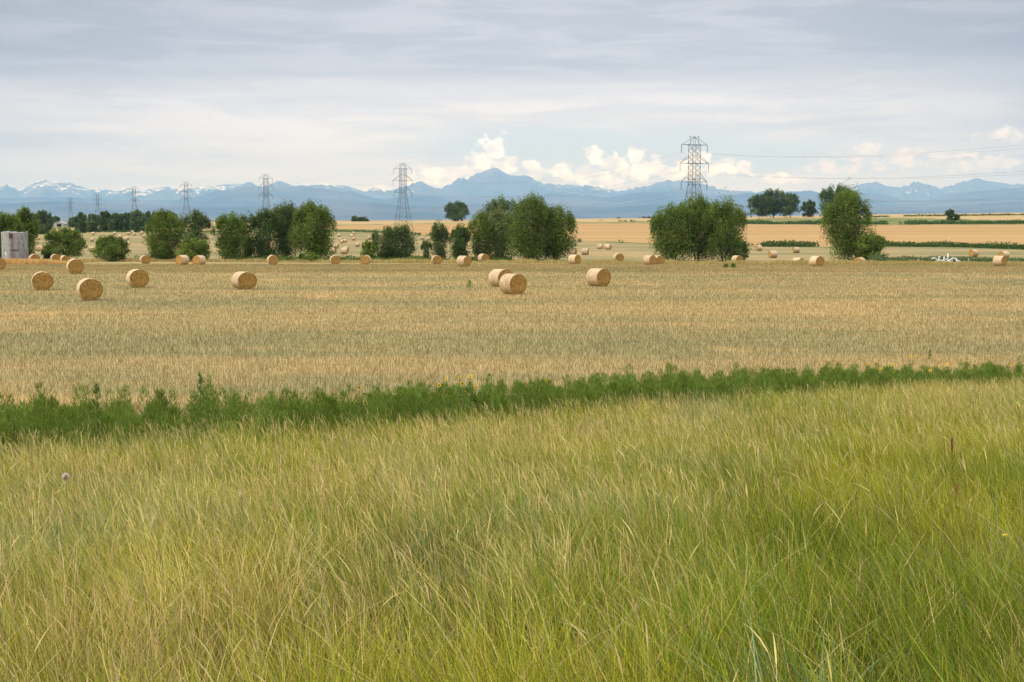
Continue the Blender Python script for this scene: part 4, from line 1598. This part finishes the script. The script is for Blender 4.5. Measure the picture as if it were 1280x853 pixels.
LD = (-105.7, 241.0)
line_az = math.atan2(LD[1], LD[0])
trz = line_az - PI / 2
tow, atts = lattice_tower()
tpos = []
for k in range(-1, 7):
    X = 54.6 + LD[0] * k
    Y = 429 + LD[1] * k
    tpos.append((X, Y, float(G(X, Y))))
tl = ['pylon carrying the line toward the road beyond the right edge', 'nearest pylon, rising behind the largest tree clump at right',
      'full height pylon on the ripe field left of the picture middle', 'pylon above the widest left tree clump',
      'pylon above the first tall left tree, before snowy peaks', 'faint pylon above the far tree row at left',
      'very faint small pylon left of the far tree row', 'faintest pylon, standing right of the grey barn']
tgt_base = {}
for k, p in enumerate(tpos):
    if k == 1:
        p = (p[0], p[1], p[2] - 1.2)
    if k >= 3:                       # the far ones stand on lower or level ground of the rise
        p = (p[0], p[1], p[2])
    tpos[k] = p
    if k == 0:
        tow.location = p
        tow.rotation_euler = (0, 0, trz)
        tow['label'] = tl[0]
    else:
        dup(tow, p, trz, tl[k])
cz_, sz_ = math.cos(trz), math.sin(trz)
wl = [('left', 'top'), ('right', 'top'), ('left', 'middle'), ('right', 'middle'), ('left', 'bottom'), ('right', 'bottom')]
for k, (ax, ay, az_) in enumerate(atts):
    mb = MB()
    P = []
    for i in range(len(tpos)):
        p = tpos[i]
        q = (p[0] + cz_ * ax, p[1] + sz_ * ax, p[2] + az_)
        if i:
            o_ = P[-1]
            for s in range(1, 15):
                f = s / 15
                P.append(tuple(o_[c] * (1 - f) + q[c] * f - (6.5 * 4 * f * (1 - f) if c == 2 else 0) for c in range(3)))
        P.append(q)
    mb.tube(P, .016, 4, True)
    o = mb.build('power_line', M_wire)
    tag(o, '%s power line wire hanging from the %s cross arms, %s-hand side' % ({'top': 'highest', 'middle': 'middle height', 'bottom': 'lowest'}[wl[k][1]], wl[k][1], wl[k][0]), 'wire', 'wires strung between the pylons')

# ------------------------------------------------------------------ silo
X, Y, z = at(18.5, 247)
t = thing('silo', 'weathered grey metal silo without roof at the left edge', 'silo', (X, Y, z - .3))
m, nt = mat('silo_metal')
O = nt.new('ShaderNodeTexCoord').outputs['Object']
x, y, zz = nt.sep(O)
st = nt.noise(nt.v('MULTIPLY', O, (1.6, 1.6, .35)), 1.0, 5, .65, .4)
sp = nt.noise(O, 2.2, 5, .7, 1.0)
c = nt.mix(nt.ss(st, .42, .66), (.40, .405, .42), (.25, .23, .22))
c = nt.mix(nt.m('MULTIPLY', nt.ss(sp, .56, .66), .6), c, (.62, .60, .60))
finish(nt, principled(nt, c, .55, .3, .15))
M_silo = m
R_, H_ = 2.2, 5.55
w_ = MB()
na = 72
rows_ = 62
for k in range(rows_ + 1):
    for a in range(na):
        th = 2 * PI * a / na
        rr = R_ + .022 * math.sin(k * PI / 1.5) + (.02 if a % 9 == 0 else 0)
        zt = H_ + .08 * math.sin(th * 3 + 1) + .05 * math.sin(th * 11)
        w_.V.append((math.cos(th) * rr, math.sin(th) * rr, zt * k / rows_))
for k in range(rows_):
    for a in range(na):
        w_.F.append((k * na + a, k * na + (a + 1) % na, (k + 1) * na + (a + 1) % na, (k + 1) * na + a))
w_.F.append(tuple(range(na))[::-1])
# inner skin so the open top has a thickness
b = len(w_.V)
for k in (rows_, 0):
    for a in range(na):
        vx_, vy_, vz_ = w_.V[k * na + a]
        w_.V.append((vx_ * .97, vy_ * .97, vz_ + (.1 if k == 0 else 0)))
for a in range(na):
    a1 = (a + 1) % na
    w_.F.append((rows_ * na + a, rows_ * na + a1, b + a1, b + a))
    w_.F.append((b + a, b + a1, b + na + a1, b + na + a))
w_.build('wall', M_silo, t, smooth=True)
ha = -PI / 2 - .33 + .38
def on_wall(th, r0, r1, w0, z0, z1, mb):
    ca, sa = math.cos(th), math.sin(th)
    vs_ = []
    for zq in (z0, z1):
        for (rr, s) in ((r0, -1), (r1, -1), (r1, 1), (r0, 1)):
            vs_.append((ca * rr - sa * s * w0 / 2, sa * rr + ca * s * w0 / 2, zq))
    mb.add(vs_, [(0, 1, 2, 3), (4, 7, 6, 5), (0, 4, 5, 1), (1, 5, 6, 2), (2, 6, 7, 3), (3, 7, 4, 0)])
for kk in range(5):
    q = MB()
    zz_ = .9 * (kk + 1)
    q.tube([(math.cos(a_ * PI / 24) * (R_ + .03), math.sin(a_ * PI / 24) * (R_ + .03), zz_) for a_ in range(49)], .03, 5, False)
    q.build('hoop', M_silo, t)
q = MB()
on_wall(ha, R_ - .05, R_ + .08, .62, 4.5, 5.3, q)
hatch = q.build('hatch', M_rust, t)
q = MB()
on_wall(ha, R_ + .04, R_ + .13, .8, 5.3, 5.45, q)
q.build('hatch_hood', M_silo, hatch)
q = MB()
on_wall(ha + .05, R_ - .02, R_ + .05, .34, 2.9, 4.5, q)  # thin plate added to stand for the brownish stain below the hatch
M_stain = m_plain('stain_brown', (.24, .20, .20), .8, .2, 0, .35, 3)
q.build('stain_plate', M_stain, t)
q = MB()
for kk in range(7):  # raised bars stand in for unreadable dark marks on the wall
    on_wall(ha + .02 + kk * .075, R_ - .04, R_ + .06, .12, 2.3 + .05 * (kk % 2), 2.58 - .06 * (kk % 3), q)
on_wall(ha + .24, R_ - .04, R_ + .05, 1.1, 2.38, 2.46, q)
M_marks = m_plain('mark_dark', (.10, .085, .085), .8, .2, 0, .3, 5)
q.build('dark_marks', M_marks, t)
q = MB()
on_wall(ha + .12, R_ - .02, R_ + .05, .06, .2, 2.2, q)
q.build('seam', M_stain, t)
q = MB()
on_wall(ha - .50, R_ - .02, R_ + .04, .35, 1.7, 2.1, q)
on_wall(ha - .38, R_ - .02, R_ + .045, .2, 1.5, 1.75, q)
q.build('white_patch', M_white, t)


# ------------------------------------------------------------------ barn and house
def gabled(name, label, px, py, W, Dp, Hw, Hr, wallm, roofm, rz, Y=None, door=True):
    X, Y, z = hit(px, py, 0, 400) if Y is None else at(px, Y)
    t = thing(name, label, 'building', (X, Y, z - .1), rz)
    mb = MB()
    w2, d2 = W / 2, Dp / 2
    V = [(-w2, -d2, 0), (w2, -d2, 0), (w2, d2, 0), (-w2, d2, 0), (-w2, -d2, Hw), (w2, -d2, Hw), (w2, d2, Hw), (-w2, d2, Hw), (0, -d2, Hr), (0, d2, Hr)]
    mb.add(V, [(0, 1, 5, 8, 4), (2, 3, 7, 9, 6), (1, 2, 6, 5), (3, 0, 4, 7), (0, 3, 2, 1)])
    mb.build('wall', wallm, t)
    rf = MB()
    e = .35
    for s in (-1, 1):
        k = (Hr - Hw) / w2
        a0 = (s * (w2 + e), Hw - k * e)
        rf.add([(0, -d2 - e, Hr + .02), (0, d2 + e, Hr + .02), (a0[0], d2 + e, a0[1] + .02), (a0[0], -d2 - e, a0[1] + .02),
                (0, -d2 - e, Hr + .2), (0, d2 + e, Hr + .2), (a0[0], d2 + e, a0[1] + .2), (a0[0], -d2 - e, a0[1] + .2)],
               [(0, 3, 2, 1), (4, 5, 6, 7), (0, 1, 5, 4), (1, 2, 6, 5), (2, 3, 7, 6), (3, 0, 4, 7)])
    rf.build('roof', roofm, t)
    if door:
        dm = MB()
        dm.box(-W * .10, W * .30, -d2 - .06, -d2 + .05, 0, Hw * .92)  # near-black box paints the unlit inside of the open doorway
        dm.build('door', M_dark, t)
    else:
        dm = MB()
        dm.box(-W * .3, -W * .12, -d2 - .05, -d2 + .05, 1, 2.1)
        dm.box(W * .1, W * .28, -d2 - .05, -d2 + .05, 1, 2.1)
        dm.build('window', M_dark, t)
    return t


gabled('barn', 'grey barn with dark open door at left below the mountains', 75.5, 283.5, 9.6, 7, 2.3, 3.9, M_grey, M_roof, R(-12))
gabled('farmhouse', 'small white farmhouse between the far left trees', 94, 283, 3.6, 5, 2.6, 3.8, M_white, M_roof, R(15), door=False)

# ------------------------------------------------------------------ heap of white pipes
X, Y, z = hit(1182, 330.5, 0, 60)
Y -= 3
X = (1182 - 640) / FPX * Y
z = float(G(X, Y))
t = thing('pipe_heap', 'tangled heap of white pipes in scrub at the right field edge', 'pipe heap', (X, Y, z + .1))
r = random.Random(8)
segs = [[(-2.3, .0, .75), (-1.9, 0, .95), (-1.5, .1, .75), (-1.2, 0, .45)], [(-1.7, 0, .2), (-1.2, 0, .6), (-.4, .1, .5), (.1, 0, .25)], [(-1.15, .2, .3), (-1.05, .2, 1.15), (-.9, .2, 1.2)],
        [(-.35, 0, .25), (-.30, .1, 1.15)], [(.30, 0, .3), (.28, .1, 1.65)], [(.16, .1, 1.2), (.5, .1, 1.25)], [(-.6, -.1, .15), (0, -.1, .35), (.6, 0, .6), (1.1, 0, .95), (1.5, 0, .75)],
        [(.2, -.2, .5), (.9, -.2, .2), (1.5, -.1, .15), (2.0, 0, .45), (2.4, 0, .2)], [(1.4, .1, .9), (1.8, .1, .6), (2.3, 0, .35)], [(-1.5, -.2, .25), (-.6, -.2, .12), (.6, -.2, .14)],
        [(.9, .2, .2), (1.15, .1, .9)], [(-.9, .3, .35), (.2, .3, .75)], [(1.7, -.1, .15), (1.6, 0, .85)]]
for sgm in segs:
    mb = MB()
    mb.tube(sgm, .10, 8)
    mb.build('pipe', M_white, t, smooth=True)

# ------------------------------------------------------------------ posts
def post(px, py, h, label, cap=False, w=.08):
    X, Y, z = hit(px, py, 0, 60)
    t = thing('post', label, 'post', (X, Y, z), 0, 'small posts by the fields')
    mb = MB()
    mb.tube([(0, 0, -.2), (0, 0, h)], [w, w * .9], 7)
    mb.build('shaft', M_post, t)
    mb = MB()
    mb.tube([(0, 0, h), (0, 0, h + (.5 if cap else .04))], [w * (1.7 if cap else 1.05), w * (1.5 if cap else .6)], 7)
    mb.build('cap', M_white if cap else M_post, t)


post(1147.5, 329.8, .75, 'pale post in the scrub left of the white pipe heap')
post(1206, 331, .55, 'shorter pale post right of the white pipe heap')
post(1210.5, 331, .95, 'taller pale post right of the white pipe heap')
post(1186, 308.5, 2.6, 'marker post with white cap standing in the hedge line', True, .18)
post(538.5, 276.2, 4.5, 'thin pole on the crest between pylon and round tree', False, .16)
post(428.5, 276.8, 4.5, 'thin pole on the crest left of the low dark bushes', False, .14)
post(1272, 266.6, 2.0, 'tiny post on the skyline at the right edge', False, .2)
